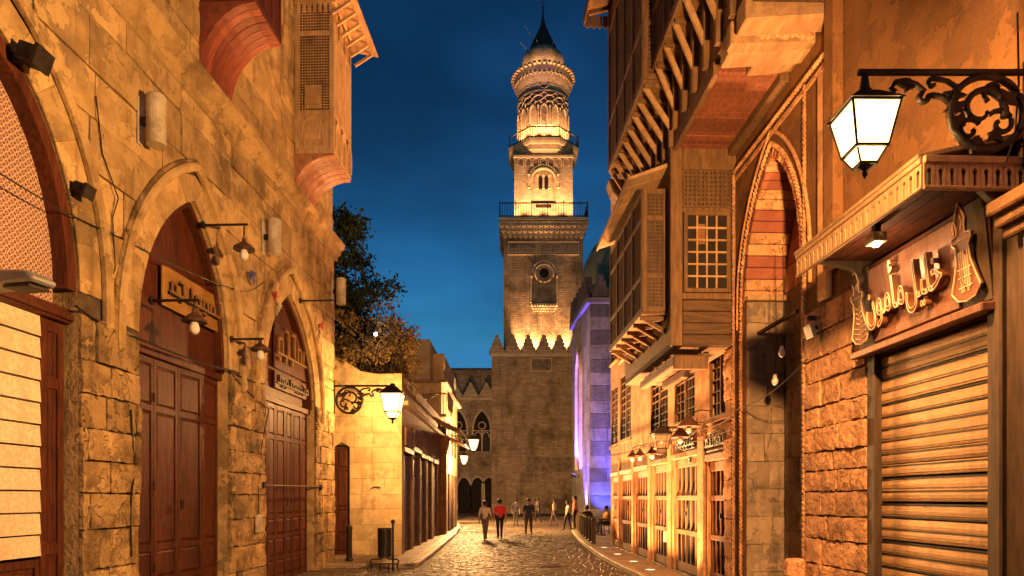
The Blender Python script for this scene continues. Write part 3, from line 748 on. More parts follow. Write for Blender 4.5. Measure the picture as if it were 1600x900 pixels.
# wooden bays (mashrabiya) on curved plank corbels
def bay(u0, u1, zb, zt, proj, zc, far):
    g = empty('wooden_bay', parent=A)
    np_ = 6 if far else 7
    for i in range(np_):                       # planks of the cavetto under the bay, following the curve
        a, c = u0+(u1-u0)*i/np_, u0+(u1-u0)*(i+1)/np_
        pts = []
        for k in range(9):
            t = PI/2*k/8; pts.append((-proj*(1-math.cos(t)), zc+(zb-zc)*math.sin(t)))
        poly = pts+[(y-0.0, z+0.05) for y, z in pts[::-1]]
        poly = pts + [(-proj, zb+0.04), (0.05, zb+0.04), (0.05, zc)]
        dz = random.uniform(-0.008, 0.008)
        MB().prism([(y, z+dz) for y, z in poly], a+0.004, c-0.004, 'yz').build('corbel_plank', M['pinkplank'] if far else M['redplank'], g, bevel=0.006)
    z1 = zb+0.045
    if far:
        box('core', M['ochrewood'], g, u0+0.03, u1-0.03, -proj+0.03, 0.03, z1, zt)
        y0, y1 = -proj, 0.0
        e = MB()                                # the end that looks down the street towards the viewer
        for a, c in ((-proj, -proj+0.10), (-0.12, 0.0)): e.box(u0-0.01, u0+0.03, a, c, z1, zt)
        for za, zc_ in ((z1, z1+0.10), (z1+0.86, z1+0.95), (z1+2.62, z1+2.72), (zt-0.12, zt)): e.box(u0-0.008, u0+0.03, -proj+0.10, -0.12, za, zc_)
        e.build('end_frame', M['ochrewood'], g, bevel=0.006)
        box('end_board', M['ochrewood'], g, u0+0.012, u0+0.03, -proj+0.1, -0.12, z1+0.1, z1+0.86)
        ar = Arch(0.18, 0.62, z1+0.16, z1+0.5, z1+0.78, k=1)
        o = sweep_ring('blind_arch', M['ochrewood'], g, ar.path(8), 0.04, -0.02, 0.02); o.rotation_euler = (0, 0, R(-90)); o.location = (u0+0.012, 0, 0)
        for i, (za, zb_) in enumerate(((z1+0.16, z1+0.3), (z1+0.32, z1+0.46))):
            box('end_slat', M['ochrewood'], g, u0-0.004, u0+0.011, -0.6, -0.2, za, zb_, bevel=0.01)
        for za, zb_, nm in ((z1+0.95, z1+2.62, 0), (z1+2.72, zt-0.12, 1)):
            l = turned_lattice(g, M['ochrewood'], 0.12, proj-0.10, za, zb_, 0.062); l.rotation_euler = (0, 0, R(-90)); l.location = (u0+0.005, 0, 0)
            box('lattice_backing', M['darkwood'], g, u0+0.020, u0+0.03, -proj+0.1, -0.12, za, zb_)
        h = empty('hatch', parent=g)
        box('hatch', M['ochrewood'], g, u0-0.05, u0+0.01, -0.60, -0.24, z1+1.02, z1+1.5, bevel=0.01)
        h2 = turned_lattice(g, M['ochrewood'], 0.29, 0.55, z1+1.12, z1+1.40, 0.05, name='hatch_lattice'); h2.rotation_euler = (0, 0, R(-90)); h2.location = (u0-0.056, 0, 0)
        bpy.data.objects.remove(h)
        f = MB()                                # the long street side
        for k in range(4): f.box(u0+(u1-u0-0.06)*k/3, u0+(u1-u0-0.06)*k/3+0.06, -proj-0.012, -proj+0.03, z1, zt)
        for za in (z1, z1+0.86, z1+2.62, zt-0.1): f.box(u0, u1, -proj-0.010, -proj+0.03, za, za+0.09)
        f.build('front_frame', M['ochrewood'], g, bevel=0.006)
        turned_lattice(g, M['ochrewood'], u0+0.05, u1-0.05, z1+0.95, z1+2.62, 0.062, y=-proj-0.002)
        box('lattice_backing', M['darkwood'], g, u0+0.06, u1-0.06, -proj+0.012, -proj+0.03, z1+0.95, z1+2.62)
        for k in range(3):
            ar = Arch(u0+0.1+k*(u1-u0)/3, u0-0.03+(k+1)*(u1-u0)/3, z1+0.14, z1+0.5, z1+0.78, k=0.9)
            sweep_ring('blind_arch', M['ochrewood'], g, ar.path(8), 0.035, -proj-0.03, -proj+0.03)
        ez = zt
        MB().prism([(-proj-0.55, ez-0.14), (-proj-0.55, ez-0.09), (0.0, ez+0.28), (0.0, ez+0.2)], u0-0.25, u1+0.5, 'yz').build('eave_board', M['palewood'], g, bevel=0.008)
        for k in range(6):
            uu = u0-0.15+k*(u1-u0+0.5)/5; MB().bar((uu, -proj-0.42, ez-0.16), (uu, -proj, ez-0.42), 0.05, 0.06).build('eave_strut', M['ochrewood'], g)
        box('eave_cornice', M['ochrewood'], g, u0-0.05, u1+0.05, -proj-0.06, 0, ez-0.1, ez+0.04, bevel=0.01)
        e = MB()
        for k in range(7): e.box(u0-0.045, u0-0.008, -proj+0.02+k*0.12, -proj+0.10+k*0.12, ez-0.28, ez-0.11)
        e.build('eave_dentils', M['ochrewood'], g)['kind'] = 'stuff'
    else:
        box('core', M['darkwood'], g, u0+0.03, u1-0.03, -proj+0.03, 0.03, z1, zt)
        for k in range(4):
            y0 = -proj+proj*k/4; box('end_board', M['redwood'], g, u0, u0+0.029, y0+0.004, y0+proj/4-0.004, z1, zt, bevel=0.005)
        f = MB()
        for k in range(4): f.box(u0+(u1-u0-0.06)*k/3, u0+(u1-u0-0.06)*k/3+0.06, -proj-0.012, -proj+0.03, z1, zt)
        for za in (z1, z1+0.9, zt-0.1): f.box(u0, u1, -proj-0.010, -proj+0.03, za, za+0.09)
        f.build('front_frame', M['redwood'], g, bevel=0.006)
        turned_lattice(g, M['redwood'], u0+0.05, u1-0.05, z1+1.0, zt-0.1, 0.07, y=-proj)
        for k in range(3): box('front_board', M['redwood'], g, u0+0.062+k*(u1-u0-0.06)/3, u0+(k+1)*(u1-u0-0.06)/3-0.002, -proj, -proj+0.029, z1+0.09, z1+0.9, bevel=0.005)
    return g
bay(FA.u(312), FA.u(361), 9.76, 13.2, 0.90, 8.62, False)
bay(FA.u(460), FA.u(460)+1.33, 9.40, 12.85, 0.89, 8.62, True)

# ---- things fixed to that wall
def tube_light(px, py, label):
    u, z = FA.hit(px, py)
    g = empty('wall_tube_light', FA.o+FA.a*u+Vector((0, 0, z)), FA.rot, label, 'wall light', 'cream tube lights on the left stone wall')
    MB().lathe([(0.10, -0.33), (0.125, -0.33), (0.125, 0.33), (0.112, 0.345), (0.05, 0.35)], 20).build('housing', M['tube'], g, (0, -0.27, 0), smooth=False)
    MB().lathe([(0.099, -0.325), (0.06, -0.25), (0.02, -0.25)], 16).build('reflector', M['iron'], g, (0, -0.27, 0))
    box('back_plate', M['tube'], g, -0.06, 0.06, -0.06, -0.03, -0.32, 0.32, bevel=0.006)
    box('bracket', M['iron'], g, -0.03, 0.03, -0.16, -0.06, -0.05, 0.05)
    return g
tube_light(214, 190, 'cream tube light nearest the large fretwork arch')
tube_light(408, 371, 'cream tube light between the two smaller arched doors')
tube_light(517, 456, 'cream tube light at the far corner of the left stone building')

def arm_lamp(px, py, L, drop, label, shade=0.17):
    u, z = FA.hit(px, py)
    g = empty('arm_lamp', FA.o+FA.a*u+Vector((0, 0, z)), FA.rot, label, 'wall lamp', 'unlit shade lamps on iron arms')
    MB().tube([(0, -0.0, 0), (0, -L, 0)], 0.02, 8).build('arm', M['iron'], g)
    MB().lathe([(0.06, 0), (0.06, 0.03)], 12).build('wall_plate', M['iron'], g, (0, -0.035, 0), (R(90), 0, 0))
    if drop:
        e = (0, -L+0.06, -drop)
        MB().tube([(0, -L+0.06, 0), (0, -L+0.06, -drop+0.06)], 0.012, 6).build('hanger', M['iron'], g)
        MB().lathe([(shade, -0.03), (shade*0.98, 0.0), (shade*0.4, 0.08), (0.035, 0.10), (0.03, 0.16)], 20).build('lamp_shade', M['rust'], g, e)
        MB().lathe([(0.005, -0.20), (0.04, -0.19), (0.068, -0.15), (0.07, -0.10), (0.05, -0.04), (0.035, -0.02)], 14).build('light_bulb', M['whiteb'], g, e, smooth=True)
    return g
arm_lamp(313, 352, 0.78, 0.38, 'shade lamp on an iron arm high above the gold sign')
arm_lamp(232, 470, 0.72, 0.28, 'shade lamp with white bulb in front of the gold sign board')
arm_lamp(358, 530, 0.62, 0.18, 'shade lamp hanging beside the farther red folding door')
arm_lamp(466, 470, 0.80, 0.0, 'bare iron arm above the farthest arched door')
def spot_lamp(px, py, label, s=1.0):
    u, z = FA.hit(px, py)
    g = empty('spotlight', FA.o+FA.a*u+Vector((0, 0, z)), FA.rot, label, 'spotlight', 'small black spotlights on the big arch')
    MB().box(-0.07*s, 0.07*s, -0.20*s, -0.07*s, -0.06*s, 0.06*s).build('housing', M['iron'], g, rot=(R(20), 0, 0), bevel=0.012)
    box('mount', M['iron'], g, -0.03, 0.03, -0.10, 0.0, -0.09*s, -0.04*s)
    MB().box(-0.08*s, 0.08*s, -0.23*s, -0.2*s, -0.07*s, 0.07*s).build('visor', M['iron'], g, rot=(R(20), 0, 0))
    return g
spot_lamp(110, 290, 'small black spotlight at the springing of the fretwork arch', 1.1)
spot_lamp(22, 78, 'black spotlight near the crown of the fretwork arch', 1.5)
# LED flood on a stalk in front of the transom
p = at(38, 440, 6.1)
g = empty('street_floodlight', p, R(0), 'flat grey floodlight jutting in front of the cream louvres', 'floodlight')
MB().prism([(-0.62, -0.02), (0.20, -0.05), (0.24, -0.02), (0.16, 0.05), (-0.1, 0.085), (-0.62, 0.10)], -0.13, 0.13).build('housing', M['grey'], g, rot=(0, R(-2), R(-14)), bevel=0.02)
MB().box(-0.12, 0.17, -0.10, 0.10, -0.075, -0.052).build('lens', M['iron'], g, rot=(0, R(1.5), R(-14)))
MB().tube([(-0.55, 0, 0.05), (-0.9, 0.15, 0.02)], 0.03, 8).build('stalk', M['grey'], g)

def kufic(parent, m, x0, x1, z0, z1, y, seed, n, d=0.03, t=0.035):
    """square lettering: uprights, a baseline and closed bowls"""
    rng = random.Random(seed); w = (x1-x0)/n
    for i in range(n):
        b = MB(); a = x0+w*i; H = (z1-z0); k = rng.choice((0, 1, 2, 3))
        b.box(a, a+w-0.01, y-d, y, z0+H*0.18, z0+H*0.18+t)
        if k in (0, 2): b.box(a+w*0.6, a+w*0.6+t, y-d-0.002, y, z0+H*0.19, z1)
        if k in (1, 3):
            b.box(a+w*0.15, a+w*0.15+t, y-d-0.002, y, z0+H*0.19, z0+H*0.65); b.box(a+w*0.15, a+w*0.75, y-d-0.004, y, z0+H*0.62, z0+H*0.62+t)
            b.box(a+w*0.72, a+w*0.72+t, y-d-0.002, y, z0+H*0.19, z0+H*0.62)
        if k == 2: b.box(a+w*0.2, a+w*0.6, y-d-0.004, y, z1-t, z1); b.box(a+w*0.2, a+w*0.2+t, y-d-0.003, y, z0, z0+H*0.2)
        if k == 3: b.box(a+w*0.3, a+w*0.3+t*1.2, y-d, y, z0-t*0.2, z0+H*0.1)
        b.build('letter', m, parent)
sg = fempty('gold_sign', FA, 'gold sign board with square dark lettering above the red folding door', 'sign')
s0, s1 = FA.u(253, 0.12), FA.u(347, 0.12)
box('board', M['gold'], sg, s0, s1, 0.10, 0.14, 4.66, 5.27, bevel=0.008)
kufic(sg, M['void'], s0+0.12, s1-0.1, 4.80, 5.12, 0.099, 4, 7, 0.035, 0.045)
kufic(sg, M['goldletter'], s0+0.10, s1-0.12, 4.82, 5.14, 0.06, 4, 7, 0.02, 0.04)
sg = fempty('letter_sign', FA, 'tall letters and small lettering band over the farthest left door', 'sign')
s0, s1 = FA.u(428, 0.15), FA.u(478, 0.15)
box('board', M['redwood'], sg, s0, s1, 0.13, 0.17, 4.55, 5.55, bevel=0.008)
kufic(sg, M['goldletter'], s0+0.05, s1-0.05, 4.72, 5.45, 0.125, 9, 5, 0.05, 0.05)
kufic(sg, M['darkwood'], s0+0.05, s1+0.02, 4.18, 4.42, 0.125, 10, 9, 0.04, 0.035)
box('name_band', M['redwood'], sg, s0, s1+0.06, 0.13, 0.17, 4.12, 4.5, bevel=0.006)

def cable(name, pts, r, label, fr=None):
    o = MB().tube(pts, r, 5).build(name, M['cable']); return tag(o, label, 'cable')
def LP(px, py, off=-0.06):
    u, z = FA.hit(px, py, off); return FA.o+FA.a*u+FA.n*off+Vector((0, 0, z))
cable('wall_cable', sag(LP(-20, 258), LP(190, 372), 0.05)+sag(LP(190, 372), LP(366, 452), 0.05)[1:]+sag(LP(366, 452), LP(412, 440), 0.1)[1:], 0.009, 'thin black cable slanting down across the left wall above the doors')
cable('wall_cable', sag(LP(118, 478), LP(214, 528), 0.05)+sag(LP(214, 528), LP(358, 578), 0.04)[1:]+sag(LP(358, 578), LP(414, 600), 0.05)[1:], 0.016, 'bundled cable running below the gold sign along the door head')
cable('wall_cable', [LP(205, 640), LP(208, 690, -0.08), LP(211, 740), LP(207, 760, -0.1), LP(204, 800), LP(206, 870)], 0.011, 'loose black cable hanging down the pier between the near doors')
cable('wall_cable', [LP(150, 150), LP(160, 240), LP(185, 310, -0.09), LP(176, 340), LP(180, 420), LP(172, 440)], 0.009, 'black cable dropping past the nearest cream tube light')
# garland rags on a string
def garland(px, py, cols, label):
    g = empty('bunting', LP(px, py, -0.10), FA.rot, label, 'bunting', 'scraps of bunting on the left wall'); rng = random.Random(px)
    for i, c in enumerate(cols):
        b = MB(); x, z = rng.uniform(-0.1, 0.14), -i*0.13
        for k in range(5):
            q = Vector((x+rng.uniform(-0.08, 0.08), rng.uniform(-0.05, 0.02), z+rng.uniform(-0.08, 0.08)))
            b.face(q, q+Vector((rng.uniform(0.06, 0.13), -0.03, rng.uniform(-0.05, 0.02))), q+Vector((0.09, -0.01, -0.13)), q+Vector((-0.01, -0.02, -0.11)))
        b.build('scrap', cloth(c, {'red_cloth': (0.5, 0.05, 0.05), 'cream_cloth': (0.6, 0.48, 0.3), 'blue_cloth': (0.1, 0.12, 0.4)}[c]), g)
    return g
garland(427, 455, ['red_cloth', 'cream_cloth', 'cream_cloth'], 'red and cream scraps of bunting left of the farthest arch')
garland(498, 505, ['red_cloth', 'cream_cloth', 'cream_cloth', 'cream_cloth'], 'red and cream scraps of bunting right of the farthest arch')
garland(390, 428, ['blue_cloth'], 'small blue scrap of bunting beside a hanging lamp')
# ------------------------------------------------------------------ street lanterns on scrolled iron brackets
def arc(cx, cz, r, a0, a1, n=14, r1=None):
    r1 = r if r1 is None else r1
    return [(cx+(r+(r1-r)*i/n)*math.cos(R(a0+(a1-a0)*i/n)), 0, cz+(r+(r1-r)*i/n)*math.sin(R(a0+(a1-a0)*i/n))) for i in range(n+1)]
def street_lantern(loc, rz, L, label, lit=True, watts=0, smooth=0, s=1.0, arm=True, hang=0.40, group='street lanterns on scrolled brackets', size=0.07, col=SODIUM):
    g = empty('street_lantern', loc, rz, label, 'street lantern', group)
    # bracket: local +x runs out from the wall
    if arm:
        MB().tube([(0, 0, 0), (L+0.05, 0, 0)], 0.026, 8).build('arm', M['iron'], g)
        box('wall_plate', M['iron'], g, -0.02, 0.025, -0.06, 0.06, -0.75, 0.12, bevel=0.01)
        q = L/1.35
        b = MB()
        b.tube(arc(0.36*q, -0.33*q, 0.30*q, 0, 360, 28)[:-1], 0.030*q, 6, closed=True)
        b.tube(arc(0.40*q, -0.30*q, 0.20*q, 200, -160, 20, 0.05*q), [0.034*q-0.0009*q*i for i in range(21)], 6)
        b.tube(arc(0.24*q, -0.42*q, 0.12*q, 40, 400, 18, 0.03*q), 0.022*q, 6)
        b.tube(arc(0.50*q, -0.47*q, 0.10*q, 150, -200, 16, 0.03*q), 0.022*q, 6)
        b.tube(arc(0.30*q, -0.16*q, 0.09*q, -60, 260, 16, 0.03*q), 0.020*q, 6)
        b.tube(arc(0.42*q, -0.60*q, 0.07*q, 90, -250, 16, 0.02*q), 0.020*q, 6)
        b.build('scroll_ring', M['iron'], g, smooth=True)
        b = MB()
        b.tube([(0.64*q, 0, -0.26*q), (0.72*q, 0, -0.20*q), (0.80*q, 0, -0.185*q), (0.84*q, 0, -0.20*q)]+arc(0.88*q, -0.20*q, 0.05*q, 180, 460, 12, 0.015*q), 0.024*q, 6)
        b.tube([(0.60*q, 0, -0.12*q), (0.68*q, 0, -0.07*q), (0.78*q, 0, -0.05*q)]+arc(0.80*q, -0.09*q, 0.04*q, 100, -180, 12, 0.012*q), 0.020*q, 6)
        b.tube([(0.86*q, 0, -0.16*q), (0.93*q, 0, -0.10*q), (1.02*q, 0, -0.065*q), (1.1*q, 0, -0.08*q), (1.14*q, 0, -0.13*q), (1.10*q, 0, -0.16*q)], 0.022*q, 6)
        b.build('scroll_tail', M['iron'], g, smooth=True)
        # cast acanthus leaf plates filling the ring
        b = MB()
        for cx, cz, r_, a in ((0.60, -0.30, 0.10, 60), (0.56, -0.40, 0.09, 20), (0.62, -0.20, 0.09, 100), (0.20, -0.22, 0.10, 140), (0.44, -0.56, 0.09, -70), (0.98, -0.11, 0.07, 10), (0.3, -0.5, 0.08, 230)):
            pts = []
            for k in range(10):
                t = 2*PI*k/10; rr = r_*q*(0.5 if k % 2 else 1.0)*(1.0+0.5*math.cos(t)); pts.append((cx*q+rr*math.cos(t+R(a)), cz*q+rr*math.sin(t+R(a))*0.8))
            b.prism(pts, -0.014, 0.014)
        b.build('scroll_leaves', M['iron'], g)
    hz = -hang*s if arm else 0.0                  # lantern centre below the arm
    c = Vector((L, 0, hz))
    def ring(w, z): return [c+Vector((x*w/2*s, y*w/2*s, z*s)) for x, y in ((-1, -1), (1, -1), (1, 1), (-1, 1))]
    r0, r1, r2, r3 = ring(0.50, 0.20), ring(0.33, -0.23), ring(0.30, -0.25), ring(0.17, -0.38)
    b = MB()
    for i in range(4):
        b.bar(r0[i], r1[i], 0.02*s); b.bar(r2[i], r3[i], 0.018*s)
        for r_ in (r0, r1, r3): b.bar(r_[i], r_[(i+1) % 4], 0.026*s)
    b.build('lantern_frame', M['iron'], g)
    pm = M['pane'] if lit else M['lanternglass']
    for i in range(4):
        j = (i+1) % 4
        MB().face(r0[i], r0[j], r1[j], r1[i]).build('pane', pm, g)
        MB().face(r2[i], r2[j], r3[j], r3[i]).build('pane', pm, g)
    e0, e1, e2 = ring(0.58, 0.205), ring(0.20, 0.38), ring(0.12, 0.40)
    b = MB(); k = 0
    for r_ in (e0, e1, e2): b.v += [tuple(v) for v in r_]
    for t in range(2): b.f += [(4*t+i, 4*t+(i+1) % 4, 4*t+4+(i+1) % 4, 4*t+4+i) for i in range(4)]
    b.f += [(8, 9, 10, 11)]
    b.lathe([(0.05*s, 0.39*s), (0.07*s, 0.42*s), (0.05*s, 0.45*s), (0.03*s, max(0.46*s, -hz))], 10, c)
    b.build('lantern_roof', M['iron'], g)
    b = MB(); b.lathe([(0.006, -0.52*s), (0.03*s, -0.47*s), (0.02*s, -0.43*s), (0.085*s, -0.385*s)], 10, c); b.build('finial', M['iron'], g)
    if lit:
        MB().ball(c+Vector((0, 0, -0.02*s)), 0.075*s, 10, 8).build('light_bulb', M['bulb'], g, smooth=True)
        point('lantern_light', g, c+Vector((0, 0, -0.15*s)), watts, col, size, smooth)
    else:
        MB().ball(c+Vector((0, 0, -0.02*s)), 0.07*s, 10, 8).build('light_bulb', M['whiteb'], g, smooth=True)
    return g
def glassmat():
    m = bpy.data.materials.new('dusty_lantern_glass'); m.use_nodes = True; b = m.node_tree.nodes['Principled BSDF']
    b.inputs['Base Color'].default_value = (0.16, 0.12, 0.08, 1); b.inputs['Roughness'].default_value = 0.2; b.inputs['Alpha'].default_value = 0.35
    return m
M['lanternglass'] = glassmat()
street_lantern((4.10, 5.40, 5.16), R(180), 1.31, 'large lit lantern on ornate bracket above the shop canopy', True, 4300, 25.0, 0.74, hang=0.62, size=0.09)
street_lantern((-4.70, 18.0, 4.74), R(0), 1.55, 'lit lantern on scrolled bracket beside the pale yellow house', True, 620, 1.6, 1.1)
street_lantern((-3.2, 35.5, 5.0), R(0), 1.2, 'lit lantern farther down, upper of two bright lamps left of the minaret', True, 6600, 4.0, 1.0, col=(1.0, 0.52, 0.18))
street_lantern((-4.9, 47.0, 4.85), R(0), 1.6, 'lit lantern farthest down, lower of two bright lamps left of the minaret', True, 6600, 4.0, 1.0, col=(1.0, 0.52, 0.18))
# ------------------------------------------------------------------ pale yellow house behind the left corner
B = empty('yellow_house', (-3.21, 19.9, 0), 0, 'low pale yellow house glowing under a lantern, door facing the viewer', 'house')
dl, dr = -1.98, -1.52
hole = Rect(dl, dr, 0.12, 3.32)
wall_sheet('front_wall', M['mortar'], B, -4.0, 0, 0, 5.25, [hole], 0.2)
masonry(B, M['yplaster'], -2.6, 0.0, 0.12, 5.2, 0.44, 0.5, 1.0, [hole], 0.014, 0.004, 0.004, 21, cj=0.05)
b = MB()
poly = [(-4.0, 5.2), (0, 5.2), (0, 5.42), (-0.7, 5.40), (-1.2, 5.48), (-1.6, 5.75), (-2.1, 6.0), (-4.0, 6.05)]
b.prism(poly, -0.02, 0.3).build('parapet', M['yplaster'], B, bevel=0.02)
d = empty('front_door', parent=B)
leaf_mesh(dr-dl-0.02, 3.15, (0.6, 0.9, 1.4, 0.7), stile=0.06, rail=0.08).build('door_leaf', M['redwood'], d, (dl+0.01, 0.12, 0.13))
MB().box(dl, dr, 0.15, 0.2, 0.12, 3.32).build('door_backing', M['void'], d)
MB().prism([(-0.95, 2.02), (-0.80, 2.08), (-0.66, 2.06), (-0.60, 2.10), (-0.70, 2.12), (-0.82, 2.12)], -0.03, -0.012).build('wall_scar', M['darkwood'], B)
SW = Frame(-3.21, 19.9, 0.0, 1.0)      # street side of the row
S = empty('shop_row', (-3.21, 19.905, 0), R(90), 'row of dark shuttered shops running back from the yellow house', 'building')
def su(px): return max(0.05, (3.21*F/(CX-px))-19.9)
holes = []; spec = [(0.45, 2.1, 3.15), (2.3, 3.9, 3.3), (4.2, 5.7, 3.2), (6.1, 7.4, 3.2), (8.0, 9.6, 3.2)]
for a, c, t in spec: holes.append(Rect(a, c, 0.12, t))
wall_sheet('street_wall', M['plaster'], S, 0, 11.0, 0, 5.4, holes, 0.22)
for a, c, t in spec:
    g = empty('shop_door', parent=S); n = 3; w = (c-a)/n
    for i in range(n): leaf_mesh(w-0.01, t-0.2, (0.6, 2.0, 0.6), stile=0.05, rail=0.08).build('door_leaf', M['darkwood'], g, (a+w*i+0.005, 0.12, 0.13))
    box('door_lintel', M['darkwood'], g, a-0.12, c+0.12, -0.05, 0.1, t, t+0.16, bevel=0.01)
    box('fanlight', M['darkwood'], g, a-0.05, c+0.05, -0.035, 0.0, t+0.2, t+0.75, bevel=0.01)
    for k in range(5): box('fanlight_bar', M['brownwood'], g, a+(c-a)*k/4-0.02, a+(c-a)*k/4+0.02, -0.06, -0.036, t+0.2, t+0.75)
for i in range(11): box('cornice_board', M['palewood'], S, i+0.003, i+0.997, -0.18, 0.02, 4.5, 4.62, bevel=0.01)
b = MB(); b.face((0, 0, 5.4), (11, 0, 5.4), (11, 1.5, 5.4), (0, 1.5, 5.4)); b.face((0, 1.5, 0), (0, 1.5, 5.4), (11, 1.5, 5.4), (11, 1.5, 0)); b.build('roof', M['plaster'], S)
MB().prism([(-0.1, 4.95), (-1.15, 4.45), (-1.15, 4.50), (-0.1, 5.02)], 7.2, 10.2, 'yz').build('awning_sheet', M['awning'], S)
# awning poles
for uu in (7.3, 10.1): MB().bar((uu, 0, 4.6), (uu, -1.1, 4.45), 0.03).build('awning_pole', M['iron'], S)

C = empty('tall_house', (-3.21, 31.0, 0), 0, 'taller yellow house with balcony and blank upper storey behind the shops', 'house')
b = MB(); b.box(-4.6, 0, 0, 9.0, 0, 7.1); b.build('wall', M['yplaster'], C)
b = MB(); b.box(-1.9, -0.55, 0.3, 8.5, 7.1, 9.05); b.build('roof_room', M['yplaster'], C, bevel=0.02)
b = MB(); b.box(-0.55, -0.04, 1.5, 8.5, 7.1, 8.65); b.build('stair_room', M['yplaster'], C, bevel=0.02)
box('roof_slab', M['palewood'], C, -4.7, 0.25, -0.12, 9.1, 7.0, 7.14, bevel=0.02)
box('balcony_floor', M['palewood'], C, -1.25, 0.3, -0.8, -0.005, 5.35, 5.5, bevel=0.02)
bal = MB()
for k in range(13): bal.box(-1.23+k*0.125, -1.19+k*0.125, -0.79, -0.75, 5.5, 6.35)
bal.box(-1.25, 0.3, -0.81, -0.73, 6.35, 6.42)
bal.build('balcony_railing', M['palewood'], C)['kind'] = 'stuff'
for a, c, z0, z1 in ((-1.9, -1.1, 5.0, 6.6), (-3.2, -2.4, 5.0, 6.6)):
    box('window', M['void'], C, a, c, -0.02, -0.004, z0, z1); frame_rect('window_frame', M['brownwood'], C, a, c, z0, z1, 0.07, -0.06, -0.005)
for k in range(4):
    y0 = 1.2+k*1.9; box('street_window', M['void'], C, 0.004, 0.02, y0, y0+0.9, 4.0, 5.6); box('street_door', M['darkwood'], C, 0.004, 0.06, y0, y0+1.1, 0.12, 3.0, bevel=0.02)
MB().prism([(0.0, 4.7), (1.0, 4.25), (1.0, 4.31), (0.0, 4.78)], 1.0, 4.0).build('awning', M['awning'], C)
box('lamp_niche', M['plaster'], C, -0.02, 0.25, -0.25, -0.005, 0.12, 5.0, bevel=0.02)
C2 = empty('end_house', (-4.7, 40.2, 0), 0, 'narrow dim house end at the far left of the street', 'house')
MB().box(-6, 0, 0, 6, 0, 6.3).build('wall', M['plaster'], C2)
box('roof_slab', M['palewood'], C2, -6, 0.12, -0.1, 6.1, 6.3, 6.45, bevel=0.02)
for k in range(3): box('street_door', M['darkwood'], C2, 0.004, 0.05, 0.5+k*1.9, 1.6+k*1.9, 0.12, 2.8, bevel=0.02)
for a in (-2.6, -1.3): box('front_window', M['void'], C2, a, a+0.8, -0.03, -0.004, 3.9, 5.3)
# cool shop lamp near the pavement
g = empty('shop_lamp', at(707, 748, 38.5), 0, 'small cool white lamp above the pavement by the far left shops', 'lamp')
MB().ball((0, 0, 0), 0.16, 10, 8).build('light_bulb', M['bulbw'], g, smooth=True)
MB().tube([(0, 0, 0.15), (0, 0, 0.5), (-0.6, 0, 0.5)], 0.03, 6).build('arm', M['iron'], g)
MB().tube([(0, 0, -0.15), (0, 0, -2.6)], 0.05, 6).build('post', M['iron'], g)
point('shop_lamp_light', g, (0.0, -0.3, 0), 90, (0.6, 0.8, 1.0), 0.1)

# ------------------------------------------------------------------ arcaded wall at the end of the street
E = empty('arcaded_wall', (-13, 80, 0), 0, 'crenellated brick wall with arched windows left of the minaret', 'wall')
holes = []; wx = []
for px in (716, 753): 
    x = (px-CX)/F*80+13; wx.append(x); holes.append(Arch(x-0.95, x+0.95, EYE+72/F*80, EYE+105/F*80, EYE+135/F*80, k=0.88))
for px in (704, 725, 746, 764):
    x = (px-CX)/F*80+13; holes.append(Arch(x-0.7, x+0.7, 0, 2.9, 4.1, k=1))
up, lo = holes[:2], holes[2:]
wall_sheet('lower_wall', M['brick'], E, 0, 13, 0, 5.5, lo, 0.5)
wall_sheet('upper_wall', M['brick'], E, 0, 13, 5.5, 13.6, up, 0.5)
MB().face((0, 0.5, 0), (13, 0.5, 0), (13, 0.5, 13.6), (0, 0.5, 13.6)).build('backing', M['void'], E)
for h in up:
    w = empty('window', parent=E)
    sweep_ring('arch_trim', M['carved'], w, h.path(10), 0.22, -0.12, -0.005)
    q = MB(); q.box(h.uA-0.08, h.uA+0.08, 0.15, 0.3, h.z0, h.zs); q.box(h.uL, h.uR, 0.16, 0.28, h.zs-0.1, h.zs)
    for sx in (-0.45, 0.45): 
        ar = Arch(h.uA+sx-0.4, h.uA+sx+0.4, h.z0, h.zs-0.9, h.zs-0.2, k=1)
        pp = ar.path(6, jamb=False); q.tube([(a, 0.2, c) for a, c in pp], 0.06, 5)
    q.tube([(h.uA+0.42*math.cos(t*PI/8), 0.2, h.zs+0.55+0.42*math.sin(t*PI/8)) for t in range(16)], 0.07, 5, closed=True)
    q.build('tracery', M['carved'], w)
    grid_bars(w, M['iron'], 'grille', h.uL, h.uR, h.z0, h.zs, 8, 8, 0.04, 0.35, one=True)
for h in lo:
    sweep_ring('arch_trim', M['carved'], E, h.path(8), 0.18, -0.1, -0.005)
box('string_course', M['carved'], E, 0, 13, -0.12, -0.004, 13.2, 13.5, bevel=0.03)
def merlon(w, h, steps=5):
    pts = [(-w/2, 0)]
    for i in range(steps):
        x = w/2*(1-i/steps); x2 = w/2*(1-(i+1)/steps); pts += [(-x, h*(i+0.75)/steps), (-x2-0.03*w, h*(i+0.75)/steps)] if i else [(-x, h*0.75/steps), (-x2-0.03*w, h*0.75/steps)]
    pts.append((0, h)); l = pts
    r = [(-a, c) for a, c in reversed(pts[:-1])]
    return l+r
mp_ = MB().prism(merlon(1.75, 1.7), 0, 0.5).mesh('merlon', M['brickpale'])
for i in range(7): link('merlon', mp_, E, (0.75+i*1.85, 0, 13.6))
E2 = empty('rear_hall', (-16, 86, 0), 0, 'plain dark hall rising behind the crenellated wall', 'building')
MB().box(0, 15, 0, 10, 0, 17.8).build('wall', M['brick'], E2)
box('roof_slab', M['lead'], E2, -0.2, 15.2, -0.2, 10.2, 17.8, 18.05)

